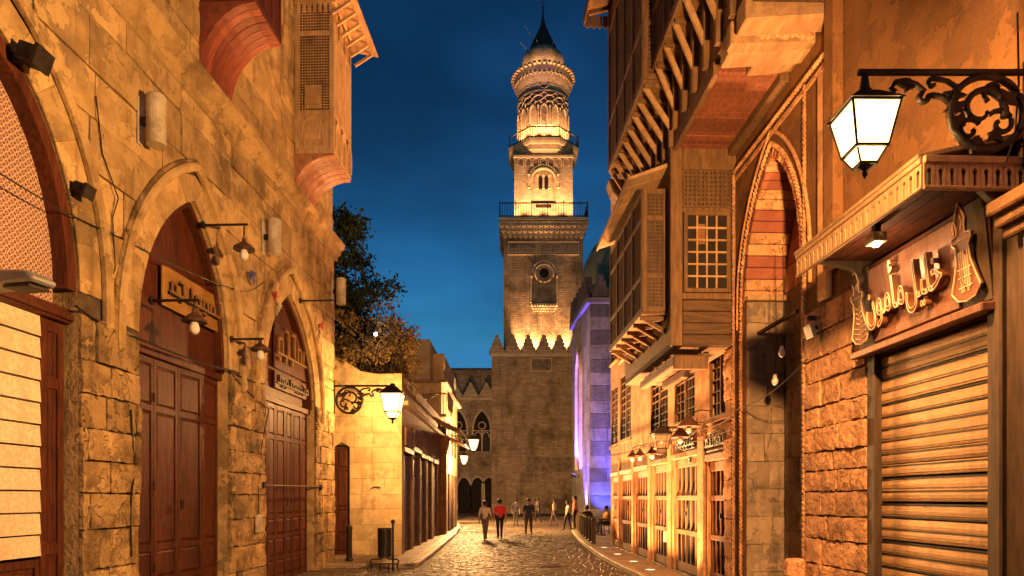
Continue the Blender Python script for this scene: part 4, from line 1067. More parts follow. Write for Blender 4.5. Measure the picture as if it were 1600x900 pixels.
# ------------------------------------------------------------------ the minaret
MN = empty('minaret', (0, 75, 0), 0, 'tall floodlit brick minaret with two balconies and pointed cap', 'minaret')
XB0, XB1 = -2.25, 9.5
wall_sheet('base_wall', M['brick'], MN, XB0, XB1, 0, 17.55, (), 0)
MB().face((XB0, 0, 0), (XB0, 14, 0), (XB0, 14, 17.55), (XB0, 0, 17.55)).build('base_side', M['brick'], MN)
MB().face((XB0, 0, 17.5), (XB1, 0, 17.5), (XB1, 14, 17.5), (XB0, 14, 17.5)).build('terrace', M['brick'], MN)
box('base_band', M['carved'], MN, XB0-0.08, XB1, -0.14, -0.004, 17.25, 17.6, bevel=0.03)
mm_ = MB().prism(merlon(1.78, 2.15), 0, 0.6).mesh('merlon', M['brick'])
for i in range(7): link('merlon', mm_, MN, ((773-CX)/F*75+0.25+i*1.72, 0, 17.6))
x0, x1 = (831-CX)/F*75, (861-CX)/F*75
box('base_panel', M['darkstone'], MN, x0, x1, -0.05, -0.004, EYE+198/F*75, EYE+216/F*75); frame_rect('base_panel_frame', M['carved'], MN, x0, x1, EYE+198/F*75, EYE+216/F*75, 0.12, -0.12, -0.005)
box('worn_patch', M['darkstone'], MN, 1.6, 8.6, -0.03, -0.004, 4.6, 6.2)
def Z(py, Y): return EYE+(HY-py)/F*Y
def Xp(px, Y): return (px-CX)/F*Y
cxm = Xp(849, 82)
s0, s1, yf = Xp(787, 78), Xp(911.5, 78), 3.0
z1 = Z(347, 78)
nz0, nz1 = Z(473, 78), Z(430, 78)
nx0, nx1 = Xp(830.5, 78), Xp(870, 78)
niche = Arch(nx0, nx1, nz0, nz1-0.2, Z(408, 78), k=1)
niche_rect = Rect(nx0, nx1, nz0, nz1)
wall_sheet('shaft_wall', M['brick'], MN, s0, s1, 17.5, z1, [niche_rect], 0.35, y=yf)
for a, y0, y1 in ((s0, yf, yf+9.1), (s1, yf+9.1, yf)): MB().face((a, y1, 17.5), (a, y0, 17.5), (a, y0, z1), (a, y1, z1)).build('shaft_side', M['brick'], MN)
MB().face((nx0, yf+0.35, nz0), (nx1, yf+0.35, nz0), (nx1, yf+0.35, nz1), (nx0, yf+0.35, nz1)).build('niche_back', M['brick'], MN)
cxn, czn = (nx0+nx1)/2, Z(427, 78)
o = MB().tube([(cxn+1.02*math.cos(t*PI/12), yf-0.03, czn+1.02*math.sin(t*PI/12)) for t in range(24)], 0.14, 6, closed=True).build('oculus_ring', M['carved'], MN)
MB().tube([(cxn+1.35*math.cos(t*PI/10), yf-0.02, czn+0.1+1.35*math.sin(t*PI/10)) for t in range(11)], 0.10, 6).build('niche_hood', M['carved'], MN)
MB().lathe([(0.55, 0), (0.55, 0.1)], 18).build('oculus', M['void'], MN, (cxn, yf-0.02, czn), (R(90), 0, 0))
MB().lathe([(1.0, 0), (1.0, 0.06)], 24).build('oculus_disc', M['brick'], MN, (cxn, yf+0.04, czn), (R(90), 0, 0))
for xx in (nx0, nx1): MB().lathe([(0.14, 0), (0.1, 0.2), (0.1, 2.7), (0.16, 3.0)], 8).build('colonnette', M['carved'], MN, (xx, yf-0.06, nz0))
b = MB()
for r_ in range(3):
    n = 10-r_
    for i in range(n):
        w = (nx1-nx0+0.2-r_*0.3)/n; xx = nx0-0.1+r_*0.15+w*i; z = Z(487, 78)+(2-r_)*0.28; b.box(xx+0.05, xx+w-0.05, yf-0.12-0.12*(2-r_), yf-0.003, z, z+0.27)
b.build('muqarnas_shelf', M['carved'], MN)['kind'] = 'stuff'
# inscription band
iz0, iz1 = Z(397, 78), Z(379, 78)
frame_rect('inscription_frame', M['carved'], MN, s0+0.6, s1-0.6, iz0, iz1, 0.12, yf-0.12, yf-0.004)
rng = random.Random(5); b = MB(); x = s0+0.7
while x < s1-0.8:
    w = rng.uniform(0.18, 0.4); k = rng.random()
    if k < 0.5: b.box(x, x+0.09, yf-0.1, yf-0.004, iz0+0.1, iz0+rng.uniform(0.7, 1.15))
    else: b.tube([(x+w/2+w/2*math.cos(t*PI/4), yf-0.05, iz0+0.42+0.25*math.sin(t*PI/4)) for t in range(8)], 0.05, 5, closed=True)
    b.box(x, x+w, yf-0.08, yf-0.005, iz0+0.12, iz0+0.22); x += w
b.build('inscription', M['carved'], MN)['kind'] = 'stuff'
# stalactite cornice under the first balcony
b = MB()
for r_ in range(3):
    pr_ = 0.12+0.2*r_; z = Z(372, 78)+r_*0.56
    n = 16
    for i in range(n):
        w = (s1-s0+2*pr_)/n; xx = s0-pr_+w*i
        b.prism([(xx+0.05, z+0.5), (xx+0.05, z+0.15), (xx+w/2, z-0.05), (xx+w-0.05, z+0.15), (xx+w-0.05, z+0.5)], yf-pr_-0.05, yf-0.002)
    b.box(s0-pr_-0.02, s1+pr_+0.02, yf-pr_-0.07, yf+9.1, z+0.5, z+0.58)
b.build('muqarnas_cornice', M['brickpale'], MN)['kind'] = 'stuff'
box('balcony_slab', M['carved'], MN, s0-0.5, s1+0.5, yf-0.6, yf+9.6, z1, z1+0.35, bevel=0.04)
def railing(parent, pts, h, step, r=0.045, nm='railing'):
    b = MB()
    for a, c in zip(pts, pts[1:]):
        a, c = Vector(a), Vector(c); n = max(1, round((c-a).length/step))
        for k in (0.12, h): b.bar(a+Vector((0, 0, k)), c+Vector((0, 0, k)), 0.10)
        for i in range(n+1):
            p = a.lerp(c, i/n); big = i % 6 == 0
            b.bar(p, p+Vector((0, 0, h+(0.25 if big else 0))), r*(2 if big else 1))
    return b.build(nm, M['iron'], parent)
railing(MN, [(s0-0.45, yf+9.5, z1+0.35), (s0-0.45, yf-0.55, z1+0.35), (s1+0.45, yf-0.55, z1+0.35), (s1+0.45, yf+9.5, z1+0.35)], 1.6, 0.3)
# second tier
t0, t1, yt = Xp(803.5, 79.5), Xp(895, 79.5), 4.5
zz1, zz2 = z1+0.3, Z(246, 79.5)
wcx = (t0+t1)/2
win = Arch(wcx-1.45, wcx+1.45, Z(318, 79.5), Z(285, 79.5), Z(264, 79.5), k=1)
wall_sheet('second_tier', M['brickpale'], MN, t0, t1, zz1, zz2, [win], 0.3, y=yt)
arch_panel('window_back', M['brickpale'], MN, win, yt+0.3)
for a, y0, y1 in ((t0, yt, yt+6.8), (t1, yt+6.8, yt)): MB().face((a, y1, zz1), (a, y0, zz1), (a, y0, zz2), (a, y1, zz2)).build('second_tier_side', M['brickpale'], MN)
for k, g_ in ((0.0, 0.16), (0.35, 0.14)):
    sweep_ring('window_hood', M['carved'], MN, win.grow(k, k).path(10, jamb=False), g_, yt-0.14+k*0.15, yt-0.003)
for sx in (-0.33, 0.33):
    ar = Arch(wcx+sx-0.22, wcx+sx+0.22, Z(294, 79.5), Z(278, 79.5), Z(273, 79.5), k=1)
    arch_panel('lancet', M['void'], MN, ar, yt+0.285)
for sx in (-1.7, -0.7, 0.0, 0.7, 1.7):
    MB().lathe([(0.16, 0), (0.1, 0.15), (0.1, 1.3), (0.18, 1.55)], 8).build('colonnette', M['carved'], MN, (wcx+sx, yt+0.1 if abs(sx) < 1 else yt-0.08, Z(294, 79.5)))
box('doorway', M['void'], MN, wcx-0.9, wcx+0.9, yt-0.02, yt-0.004, Z(322, 79.5)-0.2, Z(318, 79.5)-0.1)
for i in range(7):
    xx = t0+0.75+i*(t1-t0-1.5)/6
    ar = Arch(xx-0.28, xx+0.28, Z(259, 79.5), Z(252, 79.5), Z(247.5, 79.5), k=0.9)
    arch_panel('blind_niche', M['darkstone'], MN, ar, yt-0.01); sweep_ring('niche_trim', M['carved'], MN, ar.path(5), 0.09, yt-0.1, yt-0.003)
box('tier_band', M['carved'], MN, t0-0.1, t1+0.1, yt-0.15, yt+6.9, zz2-0.05, zz2+0.25, bevel=0.03)
# second balcony, eight sided
cym = 7.9; r8 = 1/math.cos(PI/8)
def octa(r_): return [(cxm+r_*r8*math.cos(PI/8+k*PI/4), cym+r_*r8*math.sin(PI/8+k*PI/4)) for k in range(8)]
zb0 = zz2+0.25; zb1 = Z(214, 78.7)
b = MB(); rr = [(3.4, zb0), (3.6, zb0+0.5), (3.75, zb0+0.55), (3.85, zb0+1.1), (4.05, zb0+1.15), (4.15, zb1-0.3), (4.2, zb1)]
for r_, z in rr: b.v += [(x, y, z) for x, y in octa(r_)]
for k in range(len(rr)-1): b.f += [(8*k+i, 8*k+(i+1) % 8, 8*k+8+(i+1) % 8, 8*k+8+i) for i in range(8)]
b.f.append(tuple(8*(len(rr)-1)+i for i in range(8)))
b.build('balcony_corbel', M['carved'], MN)
pts = [(x, y, zb1) for x, y in octa(4.1)]
railing(MN, pts+[pts[0]], 1.25, 0.3)
# third tier, round
zc0, zc1 = zb1, Z(128, 79.9)
RT = 2.95
MB().lathe([(RT, zc0), (RT, zc1)], 40, (cxm, cym, 0)).build('third_tier', M['brickpale'], MN, smooth=True)
na = Z(190, 79.9); nb_ = Z(167, 79.9)
for k in range(14):
    t = 2*PI*k/14-PI/2; g = Vector((cxm+(RT+0.02)*math.cos(t), cym+(RT+0.02)*math.sin(t), 0))
    ar = Arch(-0.36, 0.36, na-0.4, nb_-0.5, nb_+0.3, k=0.9)
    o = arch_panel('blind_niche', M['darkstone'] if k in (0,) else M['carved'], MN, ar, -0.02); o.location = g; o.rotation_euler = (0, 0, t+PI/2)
    o = sweep_ring('niche_trim', M['carved'], MN, ar.path(6), 0.14, -0.16, 0.05); o.location = g; o.rotation_euler = (0, 0, t+PI/2)
    o = MB().lathe([(0.12, 0), (0.09, 0.2), (0.09, 2.0), (0.15, 2.3)], 8).build('colonnette', M['carved'], MN, (cxm+(RT+0.1)*math.cos(t+PI/14), cym+(RT+0.1)*math.sin(t+PI/14), na-0.4))
b = MB(); zi0, zi1 = nb_+0.35, Z(143, 79.9)              # interlaced ribs
for k in range(14):
    for sgn in (1, -1):
        p_ = []
        for j in range(9):
            t = 2*PI*k/14+sgn*(2*PI/14)*j/4-PI/2; z = zi0+(zi1-zi0)*j/8+0.12*math.sin(j*PI/2)
            p_.append((cxm+(RT+0.06)*math.cos(t), cym+(RT+0.06)*math.sin(t), z))
        b.tube(p_, 0.11, 5)
b.build('interlaced_ribs', M['carved'], MN)
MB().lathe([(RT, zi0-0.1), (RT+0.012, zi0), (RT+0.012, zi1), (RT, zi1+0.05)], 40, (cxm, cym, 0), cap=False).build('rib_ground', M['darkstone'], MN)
MB().lathe([(RT, zi1+0.05), (RT+0.15, zi1+0.1), (RT+0.15, zi1+0.25), (RT, zi1+0.3)], 40, (cxm, cym, 0), cap=False).build('upper_band', M['carved'], MN)
o = MB().tube([(0.48*math.cos(t*PI/8), -0.04, 0.48*math.sin(t*PI/8)) for t in range(16)], 0.10, 5, closed=True).build('oculus_ring', M['carved'], MN, (cxm, cym-RT, Z(131, 79.9)))
o = MB().lathe([(0.4, 0), (0.4, 0.05)], 14).build('oculus', M['void'], MN, (cxm, cym-RT-0.01, Z(131, 79.9)), (R(90), 0, 0))
# flaring cornice, drum, cap
zc2 = Z(99, 79.4)
MB().lathe([(RT, zc1-0.5), (RT+0.12, zc1-0.3), (RT+0.15, zc1), (RT+0.3, zc1+0.5), (RT+0.5, zc2-0.55), (RT+0.55, zc2), (2.0, zc2+0.02)], 44, (cxm, cym, 0), cap=False).build('flared_cornice', M['carved'], MN)
sc = MB().prism([(-0.22, 0.55), (-0.22, 0.15), (0, -0.1), (0.22, 0.15), (0.22, 0.55)], -0.15, 0.15).mesh('scallop', M['carved'])
for k in range(40):
    t = 2*PI*k/40; link('scallop', sc, MN, (cxm+(RT+0.36)*math.cos(t), cym+(RT+0.36)*math.sin(t), zc2-0.95), (R(-20), 0, t+PI/2))
    link('cornice_block', bpy.data.meshes.get('corn') or MB().box(-0.17, 0.17, -0.35, 0.1, 0, 0.28).mesh('corn', M['carved']), MN, (cxm+(RT+0.56)*math.cos(t), cym+(RT+0.56)*math.sin(t), zc2-0.05), (0, 0, t+PI/2))
zd = Z(70, 81.2)
MB().lathe([(2.55, zc2), (2.6, zc2+0.5), (2.55, zd-0.95), (2.3, zd-0.45), (1.95, zd-0.12), (1.68, zd)], 40, (cxm, cym, 0)).build('drum', M['brickpale'], MN, smooth=True)
for t in (-PI/2-0.45, -PI/2+0.05, -PI/2+0.6): 
    MB().box(-0.2, 0.2, -0.05, 0.05, 0, 0.45).build('drum_window', M['void'], MN, (cxm+2.58*math.cos(t), cym+2.58*math.sin(t), zc2+0.55), (0, 0, t+PI/2))
MB().lathe([(1.85, zd-0.06), (1.65, zd+0.5), (1.25, zd+1.4), (0.8, zd+2.3), (0.42, zd+3.2), (0.18, zd+4.1), (0.1, zd+4.9)], 16, (cxm, cym, 0)).build('pointed_cap', M['lead'], MN)
MB().lathe([(0.08, 0), (0.2, 0.3), (0.05, 0.5), (0.13, 0.8), (0.04, 1.0), (0.03, 1.4)], 8, (cxm, cym, zd+4.9)).build('finial', M['lead'], MN)
MB().tube([(cxm+0.22*math.cos(R(a)), cym, zd+6.5+0.22*math.sin(R(a))) for a in range(110, 431, 20)], 0.04, 5).build('crescent', M['lead'], MN)
for t, l in ((200, 1.3), (300, 0.7), (250, 0.7)):
    a = Vector((cxm+1.9*math.cos(R(t)), cym+1.9*math.sin(R(t)), zd-0.1)); MB().tube([a, a+Vector((math.cos(R(t))*l*0.8, math.sin(R(t))*l*0.3, l*0.75))], 0.05, 5).build('rod', M['grey'], MN)
MB().tube([(cxm-1.2, cym-0.5, zd+1.3), (cxm-2.2, cym-0.7, zd+3.0)], 0.05, 5).build('rod', M['grey'], MN)
# floodlights that light it
def flood(loc, vec, watts, cone, label, col=(1.0, 0.47, 0.19), s=0.3, glass='flood', group='floodlights on the minaret', smooth=0):
    g = empty('floodlight', loc, 0, label, 'floodlight', group)
    q = Vector(vec).normalized(); e = aim(vec)
    MB().box(-s/2, s/2, -s/2, s/2, -0.02, s*0.5).build('housing', M['iron'], g, rot=e, bevel=0.02)
    MB().face((-s*0.42, -s*0.42, -0.03), (s*0.42, -s*0.42, -0.03), (s*0.42, s*0.42, -0.03), (-s*0.42, s*0.42, -0.03)).build('lens', M[glass], g, rot=e)
    point('flood_beam', g, q*0.12, watts, col, 0.08, smooth, 'SPOT', e, cone, 0.7)
    return g
POS4 = ['leftmost of four', 'second of four from the left', 'third of four from the left', 'rightmost of four']
POS5 = ['leftmost of five', 'second of five from the left', 'middle one of five', 'fourth of five from the left', 'rightmost of five']
for i in range(4):
    x = (773-CX)/F*75+0.25+0.86+1.72+i*1.72
    flood((x, 77.45, 17.75), (0, 0.20, 1), 2200, R(42), 'floodlight behind the crenellations of the minaret, '+POS4[i])
bal_l = 'floodlight on the first minaret balcony'
for i, x in enumerate((t0+0.2, t0+2.3, t1-2.3, t1-0.2)): flood((x, 75+yf+0.1, z1+0.55), (0, 0.42, 1), 800, R(100), bal_l+', '+POS4[i], smooth=5)
sec_l = 'floodlight on the second minaret balcony'
for i, t in enumerate((-150, -115, -90, -65, -30)): flood((cxm+3.75*math.cos(R(t)), 75+cym+3.75*math.sin(R(t)), zb1+0.2), (-math.cos(R(t))*0.16, -math.sin(R(t))*0.12, 1), 560, R(110), sec_l+', '+POS5[i], smooth=3)
top_l = 'floodlight round the minaret drum'
for i, t in enumerate((-155, -110, -70, -25)): flood((cxm+3.3*math.cos(R(t)), 75+cym+3.3*math.sin(R(t)), zc2+0.22), (-math.cos(R(t))*0.5, -math.sin(R(t))*0.55, 1), 110, R(130), top_l+', '+POS4[i], smooth=1.5)

# ------------------------------------------------------------------ violet-lit banded mausoleum and the dome behind
FS = Frame(5.72-0.071*10, 60, 0.071, -1)     # its street side
Q = empty('mausoleum', (0, 0, 0), 0, 'dark and grey banded stone building washed with violet light', 'building')
YQ, XQ = 50.0, 5.72
top = 16.4
MB().face((XQ, YQ, 0), (14, YQ, 0), (14, YQ, top), (XQ, YQ, top)).build('front_wall', M['mortar'], Q)
xq2, yq2 = XQ-0.071*8, YQ+8
MB().face((xq2, yq2, 0), (XQ, YQ, 0), (XQ, YQ, top), (xq2, yq2, top)).build('side_wall', M['mortar'], Q)
MB().face((XQ, YQ, top), (14, YQ, top), (14, yq2, top), (xq2, yq2, top)).build('roof', M['lead'], Q)
z = 0; k = 0; rng = random.Random(8)
while z < top-0.1:
    h = min(1.02*rng.uniform(0.9, 1.1), top-z); x = XQ
    while x < 9.0:
        w = rng.uniform(1.2, 2.0)
        MB().box(x+0.012, x+w-0.012, YQ-0.05-rng.uniform(0, 0.02), YQ+0.02, z+0.012, z+h-0.012).build('stone_block', M['abl_d' if k % 2 else 'abl_l'], Q, bevel=0.02); x += w
    z += h; k += 1
qf = empty('street_side', (XQ, YQ, 0), math.atan2(-1, 0.071), parent=Q)   # local x towards the viewer, ends at the corner
z = 0; k = 0
nic = Arch(-5.2, -3.4, 4.0, 11.4, 13.2, k=0.88)
nic2 = Arch(-6.9, -5.9, 4.0, 11.4, 13.2, k=0.88)
while z < top-0.1:
    h = min(1.02, top-z); u = -8.0
    while u < -0.01:
        e = min(u+1.0, 0)
        c = (u+e)/2; iv = nic.at(z+h/2)
        if not (iv and iv[0] < c < iv[1]): MB().box(u+0.01, e-0.01, -0.05, 0.01, z+0.01, z+h-0.01).build('stone_block', M['abl_l'], qf)
        u = e
    z += h; k += 1
arch_panel('niche_back', M['abl_l'], qf, nic, -0.012)
sweep_ring('niche_trim', M['carved'], qf, nic.path(8), 0.25, -0.25, -0.02)
box('cornice', M['abl_l'], qf, -8.0, 0.15, -0.3, 0.0, top-0.45, top, bevel=0.05)
box('front_cornice', M['abl_l'], Q, XQ-0.28, 9, YQ-0.28, YQ, top-0.451, top+0.01, bevel=0.05)
ms = MB().prism(merlon(1.3, 1.8, 4), -0.25, 0.25).mesh('merlon', M['abl_d'])
for i in range(5): link('merlon', ms, Q, (XQ+0.8+i*1.4, YQ+0.1, top))
for i in range(6): link('merlon', ms, qf, (-0.8-i*1.3, 0.0, top))
vio = (0.11, 0.08, 1.0)
flood((XQ-0.35-0.071*2.2, YQ+1.0, 0.5), (0.05, 0.12, 1), 5000, R(60), 'violet floodlight at the far foot of the banded building', vio, 0.4, 'bulbv', 'violet floodlights')
flood((XQ-0.8, YQ+4.3, 3.6), (0.22, 0.0, 1), 6000, R(70), 'violet floodlight below the tall niche of the banded building', vio, 0.4, 'bulbv', 'violet floodlights')
flood((6.6, 48.6, 0.4), (0.15, 1.0, 1.5), 800, R(85), 'violet floodlight in front of the banded building', (0.08, 0.10, 1.0), 0.4, 'bulbv', 'violet floodlights')
flood((7.8, 47.4, 0.4), (0.1, 1.0, 3.0), 3000, R(60), 'violet floodlight on the ground behind the seated people', (0.11, 0.09, 1.0), 0.4, 'bulbv', 'violet floodlights')
D = empty('dome', (11.1, 64, 0), 0, 'grey green dome rising behind the banded building', 'dome')
MB().box(-4, 4, -4, 4, 0, 19).build('base_block', M['abl_d'], D)
MB().lathe([(4.4, 19), (4.4, 21.0)], 32).build('drum', M['domegreen'], D, smooth=True)
MB().lathe([(4.5, 21.0), (4.55, 22.2), (4.3, 23.6), (3.6, 25.0), (2.5, 26.2), (1.1, 27.0), (0.05, 27.3)], 32).build('shell', M['domegreen'], D, smooth=True)
# ------------------------------------------------------------------ right: house with wooden bays and slatted shop doors
H = fempty('bay_house', FR, 'right hand house with wooden lattice bays over slatted shop doors', 'house')
U1 = FR.u(1148); U0 = 0.25
OV = -1.08                                   # how far the upper storeys hang over the street
doors = [(956, 967, 2.50), (970, 988, 2.52), (993, 1013, 2.55), (1020, 1043, 2.62), (1053, 1091, 2.66), (1106, 1146, 2.50)]
wins = [(954.5, 965.5, 3.55, 5.55), (968.5, 986, 3.60, 5.70), (1016, 1044, 3.45, 5.25), (1053.5, 1086, 3.45, 5.25), (1108, 1141, 3.30, 5.2)]
ups = [(954.5, 964, 6.4, 8.0), (968, 984, 6.2, 7.7)]
holes = []
for a, c, t in doors: holes.append(Rect(FR.u(a), FR.u(c), 0.14, t))
holes_w = [Rect(FR.u(a), FR.u(c), z0, z1) for a, c, z0, z1 in wins]
holes_u = [Rect(FR.u(a), FR.u(c), z0, z1) for a, c, z0, z1 in ups]
wall_sheet('ground_wall', M['rplaster'], H, U0, U1, 0, 2.9, holes, 0.2, mrev=M['rplaster'])
wall_sheet('middle_wall', M['rplaster'], H, U0, U1, 2.9, 6.0, holes_w, 0.16)
wall_sheet('upper_wall', M['rplaster'], H, U0, U1, 6.0, 14, holes_u, 0.16)
MB().face((U0, 0, 0), (U0, 8, 0), (U0, 8, 14), (U0, 0, 14)).build('end_wall', M['rplaster'], H)
for i, (a, c, t) in enumerate(doors):
    g = empty('shop_door', parent=H); u0, u1 = FR.u(a), FR.u(c); w = u1-u0
    m_ = M['greydoor'] if i in (3, 4) else M['doorwood']
    box('backing', M['void'], g, u0, u1, 0.15, 0.2, 0.14, t)
    n = 5 if w > 1.2 else 4
    for k in range(n+1):
        sw = 0.075 if 0 < k < n else 0.11
        x = u0+(w-sw)*k/n; box('slat', m_, g, x, x+sw, 0.06, 0.10, 0.16, t-0.02, bevel=0.008)
    for zr, hr in ((0.16, 0.2), (0.98, 0.10), (1.74, 0.10), (t-0.2, 0.18)): box('rail', m_, g, u0+0.01, u1-0.01, 0.035, 0.062, zr, zr+hr, bevel=0.008)
    box('threshold', M['darkwood'], g, u0-0.03, u1+0.03, -0.03, 0.2, 0.10, 0.15, bevel=0.01)
    box('lintel', m_, g, u0-0.06, u1+0.06, -0.05, 0.02, t, t+0.13, bevel=0.01)
    MB().box(-0.03, 0.03, -0.04, 0.0, -0.05, 0.05).build('padlock', M['iron'], g, ((u0+u1)/2, 0.03, 1.45), bevel=0.01)
for k, (a, c, z0, z1) in enumerate(wins+ups):
    g = empty('barred_window', parent=H); u0, u1 = FR.u(a), FR.u(c)
    box('backing', M['void'], g, u0, u1, 0.14, 0.16, z0, z1)
    frame_rect('frame', M['brownwood'], g, u0+0.05, u1-0.05, z0+0.05, z1-0.05, 0.05, 0.0, 0.06)
    if k < 5:
        grid_bars(g, M['brownwood'], 'bar', u0+0.05, u1-0.05, z0+0.05, z1-0.05, 5 if k != 4 else 4, 9 if k < 3 else 8, 0.022, 0.06, 0.03)
        box('mullion', M['brownwood'], g, (u0+u1)/2-0.025, (u0+u1)/2+0.025, 0.02, 0.09, z0, z1)
    else: grid_bars(g, M['brownwood'], 'grille', u0+0.05, u1-0.05, z0+0.05, z1-0.05, 4, 9, 0.025, 0.06, one=True)
    box('sill', M['rplaster'], g, u0-0.06, u1+0.06, -0.06, 0.02, z0-0.09, z0-0.005, bevel=0.015)
# pilaster strips between the doors
for px, w in ((968.5, 0.14), (990.5, 0.2), (1016.5, 0.22), (1048, 0.26), (1098.5, 0.42)):
    u = FR.u(px); box('door_pier', M['rplaster'], H, u-w/2, u+w/2, -0.06, 0.0, 0.1, 3.05, bevel=0.02)
# corner quoin of rough stones beside the portal
masonry(H, M['pier'], U1-0.36, U1+0.02, 0.1, 4.4, 0.34, 0.3, 0.4, (), 0.07, 0.018, 0.01, 31, nlev=5, ncol=4, smooth=True)

# overhanging room whose end faces the viewer
RE = FR.u(1148)                              # end plane
def face(o, u, y): o.location = (u, y, 0); o.rotation_euler = (0, 0, R(90)); return o
W = -OV
zb, zt = 4.42, 7.85
box('room_floor', M['brownplank'], H, 8.0, RE, OV, 0, zb, zb+0.1)
MB().face((8.0, OV, zb), (RE, OV, zb), (RE, OV, zt), (8.0, OV, zt)).build('room_side', M['brownwood'], H)
MB().box(0, W, 0.02, 0.06, zb, zt).build('room_end', M['darkwood'], H, (RE, OV, 0), (0, 0, R(90)))
for i in range(4):
    z = zb+0.01+i*0.20; MB().box(0.16, W+0.02, -0.03, 0.015, z, z+0.19).build('end_plank', M['brownplank'], H, (RE, OV, 0), (0, 0, R(90)), bevel=0.012)
for x0, x1, z0, z1 in ((-0.06, 0.15, zb, zt), (W-0.07, W+0.05, zb+0.8, zt), (0.15, W-0.07, 7.48, zt), (0.15, W-0.07, 6.74, 6.82), (0.15, W-0.07, zb+0.81, zb+0.92)):
    MB().box(x0, x1, -0.05, 0.018, z0, z1).build('end_beam', M['brownwood'], H, (RE, OV, 0), (0, 0, R(90)), bevel=0.012)
l = turned_lattice(H, M['brownwood'], 0.17, W-0.09, 6.84, 7.46, 0.078, name='end_lattice', t=0.034); face(l, RE+0.012, OV)
wn_ = empty('room_window', (RE, OV, 0), R(90), parent=H)
frame_rect('window_frame', M['brownwood'], wn_, 0.24, W-0.16, 5.42, 6.68, 0.07, -0.06, 0.015)
box('window_backing', M['void'], wn_, 0.24, W-0.16, 0.005, 0.018, 5.42, 6.68)
grid_bars(wn_, M['palewood'], 'window_bar', 0.24, W-0.16, 5.42, 6.68, 4, 6, 0.03, -0.02, 0.03)
for cx_, cz_ in ((0.42, 6.2),): box('curtain', M['plaster'], wn_, cx_, cx_+0.14, 0.0, 0.004, cz_, cz_+0.35)

def lattice_bay(u0, u1, y0, y1, z0, z1, m_, bands, cell, roof=True):
    """box of wooden screens hung on the wall face y1, outer face y0; nearer end at u1"""
    g = empty('lattice_bay', parent=H); D_ = y1-y0
    box('core', M['darkwood'], g, u0+0.03, u1-0.03, y0+0.03, y1, z0+0.02, z1)
    n = 4 if u1-u0 > 2 else 3
    f = MB()
    for k in range(n+1):
        x = u0+(u1-u0-0.07)*k/n; f.box(x, x+0.07, y0-0.02, y0+0.03, z0, z1)
    for za in [z0]+[b_ for b_ in bands]+[z1-0.09]: f.box(u0, u1, y0-0.016, y0+0.03, za, za+0.09)
    f.build('front_frame', m_, g, bevel=0.006)
    zs_ = [z0]+list(bands)+[z1-0.09]
    for za, zc_ in zip(zs_, zs_[1:]): turned_lattice(g, m_, u0+0.07, u1-0.07, za+0.09, zc_, cell, y=y0+0.012)
    e = MB()
    for a, c in ((0, 0.08), (D_-0.08, D_)): e.box(a, c, -0.02, 0.03, z0, z1)
    for za in zs_: e.box(0.08, D_-0.08, -0.016, 0.03, za, za+0.09)
    e.build('end_frame', m_, g, (u1, y0, 0), (0, 0, R(90)), bevel=0.006)
    for za, zc_ in zip(zs_, zs_[1:]):
        l = turned_lattice(g, m_, 0.08, D_-0.08, za+0.09, zc_, cell*0.9, name='end_lattice'); face(l, u1-0.012, y0)
    k = 0; u = u0
    while u < u1-0.05:
        e_ = min(u+0.28, u1); box('floor_board', m_, g, u+0.004, e_-0.004, y0-0.02, y1, z0-0.05, z0-0.002, bevel=0.006); u = e_
    return g
# lower bay with its sloping eave and struts
LB = lattice_bay(8.6, RE-0.38, -1.53, OV, 5.12, 7.32, M['brownwood'], (5.72, 6.75), 0.075)
for i in range(9):
    a = 8.5+i*(RE-0.2-8.5)/9; MB().prism([(-1.80, 7.40), (-1.80, 7.45), (OV, 7.72), (OV, 7.64)], a+0.003, a+(RE-0.2-8.5)/9-0.003, 'yz').build('eave_board', M['palewood'], LB, bevel=0.008)
box('eave_edge', M['palewood'], LB, 8.48, RE-0.18, -1.83, -1.805, 7.37, 7.48, bevel=0.008)
for i in range(6):
    u = 8.75+i*0.57
    MB().bar((u, -1.5, 5.04), (u, -0.42, 4.42), 0.06, 0.075).build('strut', M['brownwood'], LB, bevel=0.006)
    MB().bar((u, -1.54, 5.03), (u, -0.02, 5.03), 0.07, 0.08).build('floor_joist', M['brownwood'], LB, bevel=0.006)
    box('wall_post', M['brownwood'], LB, u-0.04, u+0.04, -0.40, -0.30, 4.25, 5.0, bevel=0.006)
# red plank ledge under the room
LG = empty('plank_ledge', parent=H)
for k in range(4): box('ledge_plank', M['redplank'], LG, 9.55+k*0.60, 9.55+k*0.60+0.5, -1.0, -0.45, 4.26, 4.33, bevel=0.008)
box('ledge_beam', M['brownwood'], LG, 9.45, RE-0.1, -1.06, -0.90, 4.10, 4.25, bevel=0.015)
box('ledge_beam', M['brownwood'], LG, 9.45, RE-0.1, -0.58, -0.44, 4.10, 4.25, bevel=0.015)
MB().box(0.0, 0.60, -0.04, 0.05, 4.04, 4.28).build('ledge_end', M['brownwood'], LG, (RE-0.1, -1.05, 0), (0, 0, R(90)), bevel=0.015)
